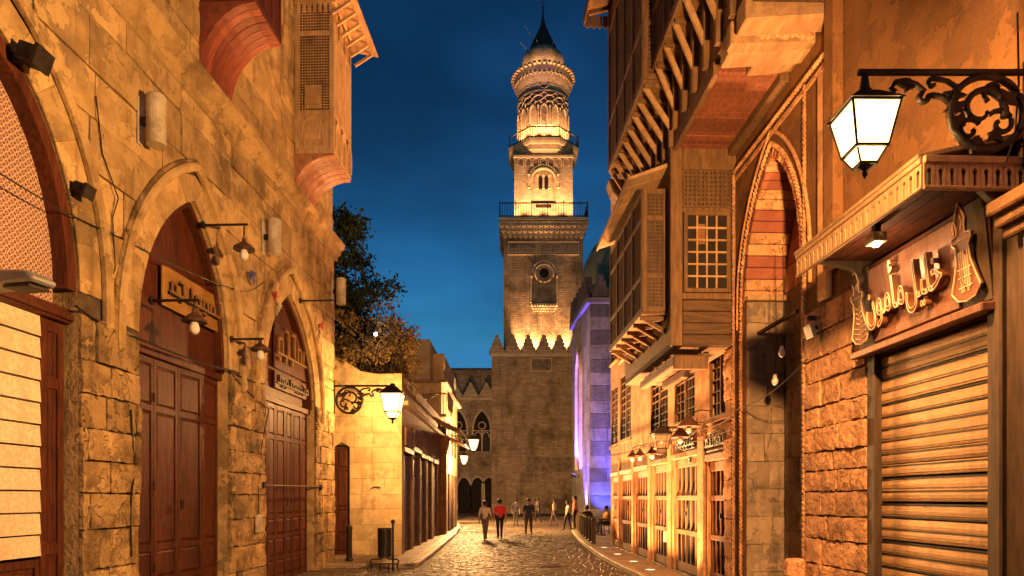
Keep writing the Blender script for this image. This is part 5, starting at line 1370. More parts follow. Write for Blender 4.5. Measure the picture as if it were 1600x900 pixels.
# storey above: soffit boarding, beams, near end
NE = FR.u(1303)                               # nearest end of the overhang
SB = FR.u(1233)
u = RE+0.02; k = 0
while u < SB:
    e_ = min(u+0.135, SB); box('soffit_board', M['soffit'], H, u+0.003, e_-0.003, OV+0.06, -0.14, 7.86+random.uniform(-0.012, 0.012), 7.93); u = e_
box('soffit_edge', M['brownwood'], H, RE, SB+0.02, OV-0.02, OV+0.06, 7.78, 7.99, bevel=0.012)
box('soffit_wall_plate', M['brownwood'], H, RE, SB+0.02, -0.14, 0.0, 7.72, 7.98, bevel=0.012)
for a, c, z0, y0, y1, sk in ((SB+0.02, SB+0.30, 7.80, OV+0.45, 0.02, 0.0), (SB+0.31, SB+0.62, 7.72, OV-0.02, 0.05, 0.03), (SB+0.63, SB+0.80, 7.73, OV-0.05, 0.05, -0.02), (SB+0.90, NE-0.02, 7.76, OV-0.02, 0.05, 0.02)):
    b = MB(); k = len(b.v)
    b.v += [(a, y0, z0-0.03), (c, y0, z0-0.03), (c+sk, y1, z0+0.05), (a+sk, y1, z0+0.05), (a, y0, z0+0.3), (c, y0, z0+0.3), (c+sk, y1, z0+0.3), (a+sk, y1, z0+0.3)]
    b.f += [(0, 3, 2, 1), (4, 5, 6, 7), (0, 1, 5, 4), (1, 2, 6, 5), (2, 3, 7, 6), (3, 0, 4, 7)]
    b.build('overhang_beam', M['palewood'], H, bevel=0.018)
rr_ = random.Random(77)
for k in range(16):
    q = rr_.uniform(0.04, 0.07); MB().ball((0, 0, 0), q, 6, 4).build('rubble_stone', M['pier'], H, (SB+0.85+rr_.uniform(-0.02, 0.02), -0.1-k*0.045, 7.83+rr_.uniform(-0.03, 0.03)), (rr_.random()*3, rr_.random()*3, 0))
box('overhang_wall', M['brownwood'], H, 8.6, NE, OV, OV+0.06, 8.0, 14)
box('overhang_floor', M['darkwood'], H, 8.6, NE, OV+0.06, 0.05, 7.95, 8.0)
for i in range(5): MB().box(0, W+0.12, -0.03, 0.04, 7.98+i*0.42, 7.98+i*0.42+0.41).build('end_plank', M['palewood'], H, (NE, OV, 0), (0, 0, R(90)), bevel=0.012)
UBf = lattice_bay(8.95, 12.25, -1.63, OV, 8.97, 13.2, M['brownwood'], (9.9, 11.9), 0.085)
UBn = lattice_bay(12.28, 15.3, -1.47, OV, 9.16, 13.2, M['brownwood'], (10.0, 11.9), 0.085)
for g_, a, c, y0, z0, n in ((UBf, 9.05, 12.15, -1.59, 8.90, 8), (UBn, 12.4, 15.1, -1.43, 9.09, 6)):
    for i in range(n):
        u = a+(c-a)*i/(n-1)
        MB().bar((u, y0, z0), (u, OV-0.04, z0-0.72), 0.065, 0.08).build('strut', M['palewood'], g_, bevel=0.006)
        MB().bar((u+0.05, y0-0.02, z0-0.02), (u+0.05, OV, z0-0.02), 0.07, 0.07).build('floor_joist', M['brownwood'], g_, bevel=0.006)
        box('wall_post', M['brownwood'], g_, u-0.045, u+0.045, OV-0.09, OV-0.004, z0-1.05, z0-0.1, bevel=0.006)
MB().prism([(OV, 8.2), (OV, 8.9), (-1.6, 8.9), (-1.5, 8.62), (-1.25, 8.3)], 8.3, 8.75, 'yz').build('end_corbel', M['darkstone'], H, bevel=0.03)
# eave high above the far bay
EV = empty('upper_eave', parent=H)
eu0, eu1 = 8.9, 12.6
ezz = EYE+(HY-24)/F*15.0
for i in range(8):
    a = eu0+i*(eu1-eu0)/8; MB().prism([(-2.16, ezz), (-2.16, ezz+0.05), (OV, ezz+0.4), (OV, ezz+0.3)], a+0.003, a+(eu1-eu0)/8-0.003, 'yz').build('eave_board', M['brownwood'], EV, bevel=0.008)
for i in range(26):
    a = eu0+i*(eu1-eu0)/26; MB().prism([(a+0.01, ezz-0.2), (a+0.07, ezz-0.26), (a+0.13, ezz-0.2), (a+0.13, ezz+0.02), (a+0.01, ezz+0.02)], -2.19, -2.165).build('fringe_board', M['brownwood'], EV)
for i in range(8):
    y0 = -2.15+i*0.13; MB().prism([(y0+0.01, ezz-0.2), (y0+0.065, ezz-0.26), (y0+0.12, ezz-0.2), (y0+0.12, ezz+0.02), (y0+0.01, ezz+0.02)], eu0-0.03, eu0-0.005, 'yz').build('fringe_board', M['brownwood'], EV)
MB().bar((eu0+0.1, -2.1, ezz-0.02), (eu0+0.1, OV, ezz+0.25), 0.07).build('eave_rafter', M['brownwood'], EV)

# ------------------------------------------------------------------ stone portal and shop beside it
P = fempty('portal_building', FR, 'plastered stone building with tall striped portal arch and roller shutter shop', 'building')
PE = 23.0
por = Arch(FR.u(1166), FR.u(1251), 0.1, 5.05, 6.95, FR.u(1207), k=0.88)
shop = Rect(FR.u(1366), FR.u(1559), 0.1, 3.36)
wall_sheet('lower_wall', M['plaster'], P, U1+0.005, PE, 0, 3.6, [Rect(por.uL, por.uR, 0.1, 3.6), Rect(shop.uL, shop.uR, 0.1, 3.36)], 0.0)
wall_sheet('upper_wall', M['plaster'], P, U1+0.005, PE, 3.6, 12, [Arch(por.uL, por.uR, 3.6, por.zs, por.za, por.uA, por.k)], 0.0)
MB().face((PE, 0, 0), (PE, 6, 0), (PE, 6, 12), (PE, 0, 12)).build('near_end', M['plaster'], P)
MB().face((U1, 0, 12), (PE, 0, 12), (PE, 6, 12), (U1, 6, 12)).build('roof', M['plaster'], P)
DP = 0.64
def pm_(k, u, z, rng):
    if z > 5.0: return M['redstone'] if int((z-5.0)/0.30) % 2 else M['pier']
    return M['darkstone']
# far jamb stones, facing the viewer; above the springing the bands follow the arch
zc = 0.1; k = 0
while zc < por.zs-0.05:
    h = min(0.46, por.zs-zc); x = 0.0; j = 0
    while x < DP-0.03:
        w = min(random.uniform(0.3, 0.55), DP-x)
        if DP-(x+w) < 0.15: w = DP-x
        o = stone('jamb_stone', M['darkstone'], P, [zc, zc+h/2, zc+h], [x]*3, [x+w]*3, 0.02, 0.007, 0.004, random.Random(k*7+j), y=0.0)
        face(o, por.uL, 0.0); x += w; j += 1
    zc += h; k += 1
pp = por.path(16, jamb=False)
for i in range(len(pp)-1):
    (a, c), (d, e) = pp[i], pp[i+1]; dv = Vector((d-a, 0, e-c)).normalized(); nv = Vector((-dv.z, 0, dv.x))*0.12
    b = MB(); q = [(a+dv.x*0.004, c+dv.z*0.004), (d-dv.x*0.004, e-dv.z*0.004)]; q += [(q[1][0]+nv.x, q[1][1]+nv.z), (q[0][0]+nv.x, q[0][1]+nv.z)]
    b.prism(q, -0.012 if i % 2 else -0.02, DP); b.build('banded_voussoir', M['redstone'] if (i // 2) % 2 else M['pier'], P, bevel=0.01)
box('impost_ledge', M['palewood'], P, por.uL, por.uL+0.12, -0.02, DP, 5.05, 5.14, bevel=0.01)
MB().face((por.uL-0.1, DP+0.03, 0), (por.uR+0.1, DP+0.03, 0), (por.uR+0.1, DP+0.03, 7.1), (por.uL-0.1, DP+0.03, 7.1)).build('portal_back', M['mortar'], P)
masonry(P, M['darkstone'], por.uL, por.uR, 0.1, 7.0, 0.40, 0.5, 0.8, (), 0.02, 0.006, 0.004, 33, y=DP+0.03, mats=pm_, cj=0.05)
MB().face((por.uR, 0, 0.1), (por.uR, DP+0.03, 0.1), (por.uR, DP+0.03, por.zs), (por.uR, 0, por.zs)).build('near_jamb', M['darkstone'], P)
# rope mouldings
g1 = por.grow(0.16, 0.20)
rope('rope_moulding', M['pier'], P, [(g1.uL, -0.03, 0.2)]+[(a, -0.03, c) for a, c in g1.path(12, jamb=False)]+[(g1.uR, -0.03, 0.2)], 0.032, 7)
g2 = por.grow(0.30, 0.36)
sweep_ring('arch_band', M['pier'], P, [(g2.uL, g2.zs-0.4)]+g2.path(12, jamb=False)+[(g2.uR, g2.zs-0.4)], 0.05, -0.05, -0.003, bevel=0.012)
rope('rope_moulding', M['pier'], P, [(U1+0.06, -0.04, 7.42), (NE, -0.04, 7.42)], 0.034, 7)
box('frieze_band', M['pier'], P, U1+0.02, NE, -0.035, -0.003, 7.26, 7.34, bevel=0.01)
rope('rope_moulding', M['pier'], P, [(U1+0.07, -0.05, 0.2), (U1+0.07, -0.05, 7.38)], 0.03, 7)
rope('rope_moulding', M['pier'], P, [(FR.u(1260), -0.03, 0.2), (FR.u(1260), -0.03, 7.38)], 0.026, 7)
box('pilaster', M['plaster'], P, NE+0.01, NE+0.26, -0.14, -0.003, 4.6, 12, bevel=0.02)
box('downpipe_chase', M['rplaster'], P, NE-0.28, NE-0.02, -0.08, -0.003, 4.3, 7.2, bevel=0.02)
# eroded stone pier between portal and shop
masonry(P, M['pier'], FR.u(1262), shop.uL-0.10, 0.1, 4.25, 0.285, 0.28, 0.62, (), 0.055, 0.016, 0.012, 34, cj=0.18, nlev=6, ncol=6, smooth=True)
for k in range(7):
    z = 0.1+k*0.3; MB().box(0, 0.24+random.uniform(-0.04, 0.05), -0.2, 0.0, z, z+0.27).build('spur_stone', M['pier'], P, (FR.u(1252), -0.26, 0), (0, 0, R(90)), bevel=0.04) if k < 3 else None
# shop front
SH = empty('roller_shutter', parent=P)
n = 24; hs = (3.36-0.1)/n
sl = MB().prism([(0.085, 0.0), (0.060, 0.004), (0.056, 0.018), (0.068, 0.022), (0.068, 0.028), (0.056, 0.032), (0.053, hs*0.5), (0.057, hs-0.012), (0.085, hs-0.004), (0.1, hs-0.004), (0.1, 0)], shop.uL+0.05, shop.uR-0.05, 'yz').mesh('slat', M['shutter'])
for i in range(n): link('slat', sl, SH, (0, random.uniform(-0.004, 0.003), 0.1+i*hs), (random.uniform(-0.004, 0.004), random.uniform(-0.0015, 0.0015), 0))
for i in range(n-1): box('slat_joint', M['iron'], SH, shop.uL+0.05, shop.uR-0.05, 0.0505, 0.098, 0.1+(i+1)*hs-0.012, 0.1+(i+1)*hs+0.004)
box('shutter_box', M['darkwood'], SH, shop.uL-0.05, shop.uR+0.05, 0.012, 0.5, 3.362, 3.58)
box('guide_rail', M['darkwood'], SH, shop.uL-0.10, shop.uL+0.055, -0.03, 0.12, 0.1, 3.40, bevel=0.01)
box('guide_rail', M['palewood'], SH, shop.uR-0.06, shop.uR-0.005, 0.0, 0.12, 0.1, 3.36, bevel=0.01)
MB().face((shop.uL-0.05, 0.12, 0), (shop.uR+0.05, 0.12, 0), (shop.uR+0.05, 0.12, 3.45), (shop.uL-0.05, 0.12, 3.45)).build('shutter_backing', M['void'], SH)
for a, c, y0 in ((shop.uR, shop.uR+0.16, -0.10), (shop.uR+0.162, shop.uR+0.42, -0.06), (shop.uR+0.422, shop.uR+0.6, -0.13)): box('shop_post', M['darkwood'], P, a, c, y0, -0.003, 0.1, 4.2, bevel=0.015)
for z0, z1, y0 in ((3.86, 3.94, -0.20), (3.94, 4.03, -0.27), (4.03, 4.14, -0.34)): box('capital_moulding', M['plaster'], P, shop.uR+0.30, shop.uR+2.4, y0, -0.14, z0, z1-0.002, bevel=0.015)
# canopy with cut-out fringe
CN = empty('shop_canopy', parent=P)
c0, c1, cyf = 24-7.66, 24-5.46, -0.84
for i in range(8):
    a = c0+(c1-c0)*i/8; MB().prism([(cyf-0.04, 4.50), (cyf-0.04, 4.54), (0, 4.74), (0, 4.69)], a+0.003, a+(c1-c0)/8-0.003, 'yz').build('roof_board', M['palewood'], CN, bevel=0.006)
for i in range(6):
    y0 = cyf+i*0.14; box('ceiling_board', M['redwood'], CN, c0+0.02, c1-0.02, y0+0.004, y0+0.136, 4.40, 4.44)
box('front_rail', M['fringe'], CN, c0, c1, cyf-0.03, cyf+0.02, 4.46, 4.52, bevel=0.008)
box('front_rail', M['fringe'], CN, c0, c1, cyf-0.022, cyf+0.015, 4.255, 4.285, bevel=0.006)
def fringe(w, h):
    """one fringe board: scalloped top and a slot cut through"""
    b = MB(); t = 0.012; s_ = w*0.16
    b.prism([(0, 0), (w/2-s_, 0), (w/2-s_, h*0.5), (0, h*0.62)], -t, t)
    b.prism([(w, 0), (w, h*0.62), (w/2+s_, h*0.5), (w/2+s_, 0)], -t, t)
    b.prism([(0, h*0.62), (w/2-s_, h*0.5), (w/2-s_*1.6, h*0.66), (w/2, h*0.8), (w/2+s_*1.6, h*0.66), (w/2+s_, h*0.5), (w, h*0.62), (w, h), (0, h)], -t, t)
    return b.mesh('fringe_board', M['fringe'])
nf = 24; fw = (c1-c0)/nf; fm = fringe(fw-0.006, 0.20)
for i in range(nf): link('fringe_board', fm, CN, (c0+i*fw+0.003, cyf, 4.27))
ne = 9; fw2 = -cyf/ne; fm2 = fringe(fw2-0.006, 0.20)
for i in range(ne): link('fringe_board', fm2, CN, (c1, cyf+i*fw2+0.003, 4.27), (0, 0, R(90)))
MB().box(0, -cyf, -0.03, 0.02, 4.46, 4.52).build('end_rail', M['fringe'], CN, (c1, cyf, 0), (0, 0, R(90)), bevel=0.008)
MB().box(0, -cyf, -0.02, 0.015, 4.252, 4.284).build('end_rail', M['fringe'], CN, (c1, cyf, 0), (0, 0, R(90)), bevel=0.006)
for uu in (c0+0.1, c1-0.15): MB().prism([(0, 3.95), (0, 4.4), (cyf+0.1, 4.4), (-0.3, 4.3), (-0.12, 4.12)], uu, uu+0.08, 'yz').build('canopy_bracket', M['darkwood'], CN, bevel=0.01)
MB().ball((c0+0.12, -0.2, 4.2), 0.09, 8, 6).build('bracket_boss', M['darkwood'], CN)

# ------------------------------------------------------------------ the shop sign
sgx = (shop.uL+shop.uR)/2
SG = empty('shop_sign', FR.o+FR.a*sgx+FR.n*(-0.06)+Vector((0, 0, 3.42)), FR.rot, 'copper shop sign with outlined arabic lettering and two bottle shaped emblems', 'sign')
SG.rotation_euler = (R(6), 0, FR.rot)
hw = (shop.uR-shop.uL)/2+0.08
box('board', M['signboard'], SG, -hw+0.30, hw-0.36, -0.06, -0.02, 0.06, 0.84, bevel=0.01)
box('back_board', M['redwood'], SG, -hw, hw, -0.018, 0.02, 0.02, 0.90, bevel=0.01)
box('ledge', M['signboard'], SG, -hw-0.03, hw+0.02, -0.16, 0.0, -0.06, 0.018, bevel=0.012)
for a, c in ((-hw, -hw+0.29), (hw-0.35, hw)): box('side_panel', M['darkwood'], SG, a, c, -0.05, -0.019, 0.03, 0.9, bevel=0.01)
txt = '\ufee5\ufeee\ufee3\ufe84\ufee3\ufede\ufef4\ufee0\ufea7'
try:
    body = text_mesh(txt, 0.40, 0.03, 0.0, True); edge = text_mesh(txt, 0.40, 0.0, 0.0045, False)
    xs = [v.co.x for v in body.vertices]; ys_ = [v.co.y for v in body.vertices]
    cx_, cy_, wd = (min(xs)+max(xs))/2, (min(ys_)+max(ys_))/2, max(xs)-min(xs)
    sx = (2*hw-0.78)/wd; sy = 0.60/(max(ys_)-min(ys_))
    for me, nm, m_, dy in ((body, 'lettering', M['letter'], -0.12), (edge, 'letter_outline', M['neon'], -0.155)):
        for v in me.vertices: v.co.x = (v.co.x-cx_)*sx-0.03; v.co.y = (v.co.y-cy_)*sy
        mesh_obj(nm, me, m_, SG, (0, dy, 0.47), (R(90), 0, 0))
except Exception as ex: print('lettering failed', ex)
def emblem(cx_, s_, seed):
    g = empty('emblem', (cx_, -0.10, 0.08), 0, parent=SG)
    half = [(0.0, 0.0), (0.10, 0.02), (0.17, 0.10), (0.13, 0.20), (0.085, 0.33), (0.075, 0.46), (0.11, 0.50), (0.11, 0.55), (0.05, 0.56), (0.045, 0.62), (0.06, 0.68), (0.03, 0.76), (0.0, 0.82)]
    pts = half+[(-a, c) for a, c in half[::-1][1:-1]]
    MB().prism([(a*s_*0.98, c*s_) for a, c in pts], -0.012, 0.012).build('emblem_face', M['letter'], g)
    MB().tube([(a*s_, -0.018, c*s_) for a, c in pts], 0.008, 5, closed=True).build('emblem_outline', M['neon'], g)
    b = MB()
    for k in range(7):
        z = 0.08+k*0.055; w = 0.11 if k < 3 else 0.055
        if seed: b.tube([(-w*s_, -0.016, z*s_), (0, -0.016, (z-0.03)*s_), (w*s_, -0.016, z*s_)], 0.006, 4)
        else: b.box((-0.05+0.025*(k % 5))*s_, (-0.05+0.025*(k % 5))*s_+0.009, -0.022, -0.01, (0.08+0.03*(k % 3))*s_, (0.42-0.04*(k % 2))*s_)
    if not seed:
        for z in (0.12, 0.2, 0.27): b.box(-0.08*s_, 0.08*s_, -0.021, -0.011, z*s_, z*s_+0.009)
    b.tube([(-0.1*s_, -0.016, 0.51*s_), (0.1*s_, -0.016, 0.51*s_)], 0.007, 4)
    b.tube([(0, -0.016, 0.6*s_), (0.02*s_, -0.016, 0.66*s_), (0, -0.016, 0.72*s_)], 0.006, 4)
    b.build('emblem_lines', M['neon'], g)
emblem(-hw+0.15, 1.0, 1); emblem(hw-0.19, 1.03, 0)
# small lamp box under the canopy; its lit bulb is added for the sign
def wl_(u, y, z): return FR.o+FR.a*u+FR.n*y+Vector((0, 0, z))
g = empty('sign_lamp', wl_(sgx+0.15, -0.60, 4.32), FR.rot, 'small box lamp under the canopy in front of the shop sign', 'lamp')
MB().prism([(-0.06, 0.0), (0.06, 0.0), (0.09, -0.10), (-0.09, -0.10)], -0.07, 0.07).build('shade', M['tube'], g, bevel=0.01)
box('stem', M['iron'], g, -0.03, 0.03, -0.03, 0.03, 0.0, 0.1)
MB().ball((0, 0, -0.09), 0.045, 8, 6).build('light_bulb', M['bulb'], g)
point('sign_hotspot_fill', g, (-0.25, 0.1, -0.30), 4.5, (1.0, 0.62, 0.28), 0.05)  # added light below the box, makes a hot spot on the sign
g = empty('security_light', wl_(FR.u(1283), -0.02, 3.98), FR.rot, 'small square floodlight on the stone pier beside the sign', 'floodlight')
MB().box(-0.10, 0.10, -0.16, -0.10, -0.09, 0.09).build('housing', M['grey'], g, rot=(R(15), 0, 0), bevel=0.01)
box('bracket', M['iron'], g, -0.02, 0.02, -0.11, 0.0, -0.02, 0.03)
box('sensor', M['iron'], g, -0.03, 0.03, -0.16, -0.06, 0.10, 0.16, bevel=0.01)

# ------------------------------------------------------------------ lamps and wires along the right wall
def hang_lamp(px, py, off, label, s_=1.0, post=False):
    u, z = FR.hit(px, py, off)
    g = empty('shade_lamp', wl_(u, off, z), FR.rot, label, 'wall lamp', 'shade lamps along the slatted shop doors')
    MB().lathe([(0.15*s_, -0.02), (0.14*s_, 0.0), (0.05*s_, 0.10*s_), (0.03, 0.16*s_)], 16).build('lamp_shade', M['rust'], g)
    MB().lathe([(0.005, -0.15), (0.05, -0.12), (0.055, -0.06), (0.03, 0.0)], 10).build('light_bulb', M['whiteb'], g, smooth=True)
    MB().tube([(0, 0, 0.14*s_), (0, 0, 0.22), (0, -off*0.5, 0.30), (0, -off, 0.28)], 0.012, 6).build('arm', M['iron'], g)
    return g
hang_lamp(988, 713, -0.35, 'farthest of three small shade lamps over the slatted doors')
hang_lamp(1000, 711, -0.35, 'middle of three small shade lamps over the slatted doors')
hang_lamp(1019, 708, -0.35, 'nearest of three small shade lamps over the slatted doors')
hang_lamp(1063, 682, -0.45, 'shade lamp tilted behind the unlit black lantern', 1.3)
hang_lamp(1076, 665, -0.45, 'highest shade lamp above the bleached slatted door', 1.5)
u, z = FR.hit(1078, 668)
street_lantern(wl_(u, 0, z+0.0), FR.rot-R(90), 0.62, 'unlit black lantern on a scroll bracket between slatted doors', False, s=0.72)
def ironsign(px0, px1, z0, z1, seed, n, label):
    g = fempty('letter_sign', FR, label, 'sign'); a, c = FR.u(px0), FR.u(px1)
    kufic(g, M['iron'], a, c, z0, z1, -0.05, seed, n, 0.03, 0.035)
    for zz in (z0-0.03, z1+0.01): box('rail', M['iron'], g, a, c, -0.06, -0.04, zz, zz+0.02)
    for uu in (a+0.02, c-0.05): box('stay', M['iron'], g, uu, uu+0.02, -0.05, 0.0, z0+0.05, z0+0.07)
ironsign(1060, 1090, 2.84, 3.08, 14, 7, 'curly iron lettering above the bleached slatted door')
ironsign(1108, 1138, 2.70, 3.0, 15, 6, 'square iron lettering above the nearest slatted door')
def RP(px, py, off=-0.08):
    u, z = FR.hit(px, py, off); return wl_(u, off, z)
cable('wall_cable', sag(RP(945, 712), RP(1030, 690), 0.06)+sag(RP(1030, 690), RP(1090, 672), 0.06)[1:]+sag(RP(1090, 672), RP(1145, 652), 0.03)[1:], 0.014, 'bundled black cable sagging along the wall over the slatted doors')
cable('wall_cable', sag(RP(1060, 690), RP(1148, 668), 0.08), 0.010, 'thin black cable above the nearest slatted door')
cable('wall_cable', [RP(1590, 20, -0.1), RP(1592, 130, -0.12), RP(1586, 210, -0.1), RP(1570, 262, -0.2)], 0.008, 'thin cable hanging past the large bracket at the right edge')
for px, py, lab in ((1222, 548, 'bare bulb hanging higher in the striped portal'), (1211, 592, 'bare bulb hanging lower in the striped portal')):
    u, z = FR.hit(px, py, 0.1)
    g = empty('hanging_bulb', wl_(u, 0.1, z), 0, lab, 'light bulb', 'bare bulbs in the portal')
    MB().lathe([(0.004, -0.10), (0.04, -0.08), (0.05, -0.03), (0.03, 0.03), (0.025, 0.07)], 12).build('glass', M['whiteb'], g, smooth=True)
    MB().tube([(0, 0, 0.06), (0.02, 0, 0.5), (0.05, 0.1, 1.6)], 0.006, 5).build('cord', M['cable'], g)
MB_ = MB().bar(RP(1170, 530, 0.2), RP(1246, 486, 0.2), 0.05); tag(MB_.build('sagging_pole', M['rust']), 'thin rusty pole slanting across the striped portal', 'pole')
# ground lights in the right pavement
for i, (px, py) in enumerate(((944, 856), (965, 866.5), (990, 878), (1016, 891), (1058, 905))):
    Y = (EYE-0.128)*F/(py-HY); X = (px-CX)/F*Y
    labs = ['lit ground light in the pavement past the last slatted door', 'lit ground light in the pavement by the farthest slatted doors', 'lit ground light between two farther slatted doors', 'lit ground light by the bleached narrow door', 'lit ground light nearest the viewer by the wide bleached door']
    g = empty('ground_light', (X, Y, 0.128), 0, labs[i], 'ground light', 'ground lights in the right pavement')
    MB().lathe([(0.14, 0), (0.14, 0.012), (0.11, 0.016)], 20, cap=False).build('rim', M['grey'], g)
    MB().lathe([(0.11, 0.014), (0.02, 0.016)], 18).build('lens', M['stud'], g)
    point('ground_beam', g, (0, 0, 0.06), 1400, (1.0, 0.42, 0.14), 0.06, 9.0, 'SPOT', aim((0.22, -0.02, 1)), R(125), 0.9)
# ------------------------------------------------------------------ trees over the yellow house
def tree(loc, label, clumps, nleaf, lsize, leafm, trunk_h, seed, r0=0.16, spread=0.45):
    rng = random.Random(seed); nr = np.random.RandomState(seed)
    g = empty('tree', loc, 0, label, 'tree')
    b = MB(); top = Vector((0.15, 0.1, trunk_h))
    tp = [Vector((0, 0, 0)), Vector((0.08, 0.03, trunk_h*0.35)), Vector((0.02, 0.1, trunk_h*0.7)), top]
    b.tube(tp, [r0, r0*0.85, r0*0.7, r0*0.55], 8)
    b.build('trunk', M['bark'], g, smooth=True)
    lb = MB(); cen = []
    for c in clumps:
        c = Vector(c); s_ = tp[2].lerp(top, rng.random()); mid = s_.lerp(c, 0.5)+Vector((rng.uniform(-0.3, 0.3), rng.uniform(-0.3, 0.3), -0.15))
        lb.tube([s_, mid, c], [r0*0.32, r0*0.2, 0.015], 5); cen.append(c)
        for k in range(4):
            q = c+Vector((rng.gauss(0, spread), rng.gauss(0, spread), rng.gauss(0, spread*0.8))); lb.tube([mid.lerp(c, 0.7), c.lerp(q, 0.5)+Vector((0, 0, 0.05)), q], [0.025, 0.015, 0.006], 4); cen.append(q)
    lb.build('limb', M['bark'], g)
    C_ = np.array([tuple(c) for c in cen]); idx = nr.randint(0, len(C_), nleaf)
    pos = C_[idx]+nr.normal(0, spread*0.42, (nleaf, 3))
    d = nr.normal(0, 1, (nleaf, 3)); d[:, 2] -= 0.5; d /= np.linalg.norm(d, axis=1)[:, None]
    e = np.cross(d, nr.normal(0, 1, (nleaf, 3))); e /= np.linalg.norm(e, axis=1)[:, None]
    sz = lsize*nr.uniform(0.6, 1.35, (nleaf, 1))
    n_ = np.cross(d, e)*sz*0.12
    V = np.stack([pos, pos+d*sz*0.5+e*sz*0.26+n_, pos+d*sz, pos+d*sz*0.5-e*sz*0.26+n_], 1).reshape(-1, 3)
    me = bpy.data.meshes.new('crown'); me.from_pydata(V.tolist(), [], [(4*i, 4*i+1, 4*i+2, 4*i+3) for i in range(nleaf)])
    me.materials.append(leafm); me.update()
    o = link('crown', me, g); o['kind'] = 'stuff'
    return g
rng = random.Random(12)
cl = []
for k in range(26):
    t = rng.random(); z = 6.4+t*5.2; cl.append((rng.uniform(-1.3, 0.55)*(1.15-0.45*t)-0.25*t, rng.uniform(-0.9, 0.9), z))
cl += [(0.4, 0, 10.2), (0.6, 0.2, 9.0), (0.1, 0, 11.6)]
tree((-5.75, 24.5, 0), 'tall dark leafy tree behind the corner of the left stone building', cl, 12000, 0.18, M['leaf_d'], 7.2, 3, 0.2, 0.46)
cl = []
for k in range(30):
    x = rng.uniform(-0.9, 1.0); z = rng.uniform(5.3, 6.2+0.9*math.sin((x+0.9)*1.4)**2); cl.append((x, rng.uniform(-0.3, 0.9), z))
cl += [(0.9, 0.1, 6.6), (0.95, 0.2, 7.2), (1.2, 0.1, 6.5), (0.3, 0.5, 7.2), (-0.6, 0.4, 7.4)]
tree((-4.55, 21.0, 0), 'lamp lit gold tinted shrub tree spilling over the yellow house wall', cl, 11000, 0.13, M['leaf_l'], 5.2, 4, 0.12, 0.34)
g = empty('hanging_bulb', at(587, 522, 20.2), 0, 'tiny cool white lamp shining among the leaves above the yellow house', 'light bulb')
MB().ball((0, 0, 0), 0.055, 8, 6).build('glass', M['bulbw'], g)
MB().tube([(0, 0, 0.05), (0, 0.3, 0.9)], 0.006, 4).build('cord', M['cable'], g)
point('bulb_light', g, (0, -0.12, 0), 1.5, (0.7, 0.85, 1.0), 0.04)
# iron chair on the house wall
g = empty('roof_chair', (-3.42, 20.15, 5.41), R(10), 'curly iron chair standing on top of the yellow house wall', 'chair')
b = MB()
for x, y in ((-0.13, -0.1), (0.13, -0.1), (-0.13, 0.1), (0.13, 0.1)): b.tube([(x, y, 0), (x, y, 0.42)], 0.012, 5)
b.build('leg', M['iron'], g)
MB().lathe([(0.17, 0.42), (0.17, 0.45)], 14).build('seat', M['iron'], g)
MB().tube([(-0.13, 0.1, 0.45)]+[(0.15*math.cos(t), 0.12, 0.72+0.2*math.sin(t)) for t in [PI-k*PI/8 for k in range(9)]]+[(0.13, 0.1, 0.45)], 0.012, 5).tube([(0.07*math.cos(k*PI/5), 0.12, 0.7+0.09*math.sin(k*PI/5)) for k in range(10)], 0.009, 5, closed=True).build('backrest', M['iron'], g)

# ------------------------------------------------------------------ street furniture
g = empty('litter_bin', ((601-CX)/F*16.4, 16.4, 0.02), 0, 'black slatted litter bin on a curved iron stand in the left foreground', 'litter bin')
for k in range(16):
    t = 2*PI*k/16; MB().box(-0.022, 0.022, -0.008, 0.008, 0.38, 1.04).build('slat', M['iron'], g, (0.155*math.cos(t), 0.155*math.sin(t), 0), (0, 0, t+PI/2))
MB().lathe([(0.14, 0.38), (0.14, 1.0)], 16).build('liner', M['darkwood'], g)
for z in (0.36, 0.68, 1.03): MB().tube([(0.165*math.cos(k*PI/10), 0.165*math.sin(k*PI/10), z) for k in range(20)], 0.012, 5, closed=True).build('hoop', M['iron'], g)
MB().lathe([(0.025, 0), (0.025, 1.14), (0.05, 1.16), (0.05, 1.22), (0.01, 1.25)], 10, (0.19, 0.05, 0)).build('post', M['iron'], g)
for sx in (-1, 1):
    MB().tube([(sx*0.02, -0.02, 0.36), (sx*0.1, -0.02, 0.30), (sx*0.30, -0.02, 0.30), (sx*0.34, -0.02, 0.26), (sx*0.30, -0.02, 0.12), (sx*0.35, -0.02, 0.0)], 0.02, 6).build('leg', M['iron'], g)
    MB().tube([(sx*0.1, -0.02, 0.20), (sx*0.1, -0.02, 0.0)], 0.02, 6).build('foot', M['iron'], g)
box('cross_bar', M['iron'], g, -0.3, 0.3, -0.04, 0.0, 0.17, 0.20)
g = empty('bollard', (-4.28, 17.95, 0.125), 0, 'black iron bollard beside the left stone corner', 'bollard')
MB().lathe([(0.11, 0), (0.11, 0.05), (0.075, 0.08), (0.075, 0.82), (0.09, 0.84), (0.09, 0.88), (0.06, 0.93), (0.01, 0.95)], 14).build('post', M['iron'], g)
bm_ = MB().lathe([(0.10, 0), (0.10, 0.06), (0.075, 0.09), (0.075, 0.80), (0.09, 0.82), (0.09, 0.87), (0.055, 0.93), (0.01, 0.95)], 14).mesh('post', M['darkwood'])
ords = ['nearest', 'second nearest', 'third', 'fourth', 'fifth', 'sixth', 'seventh', 'eighth', 'ninth', 'tenth', 'eleventh', 'twelfth', 'farthest']
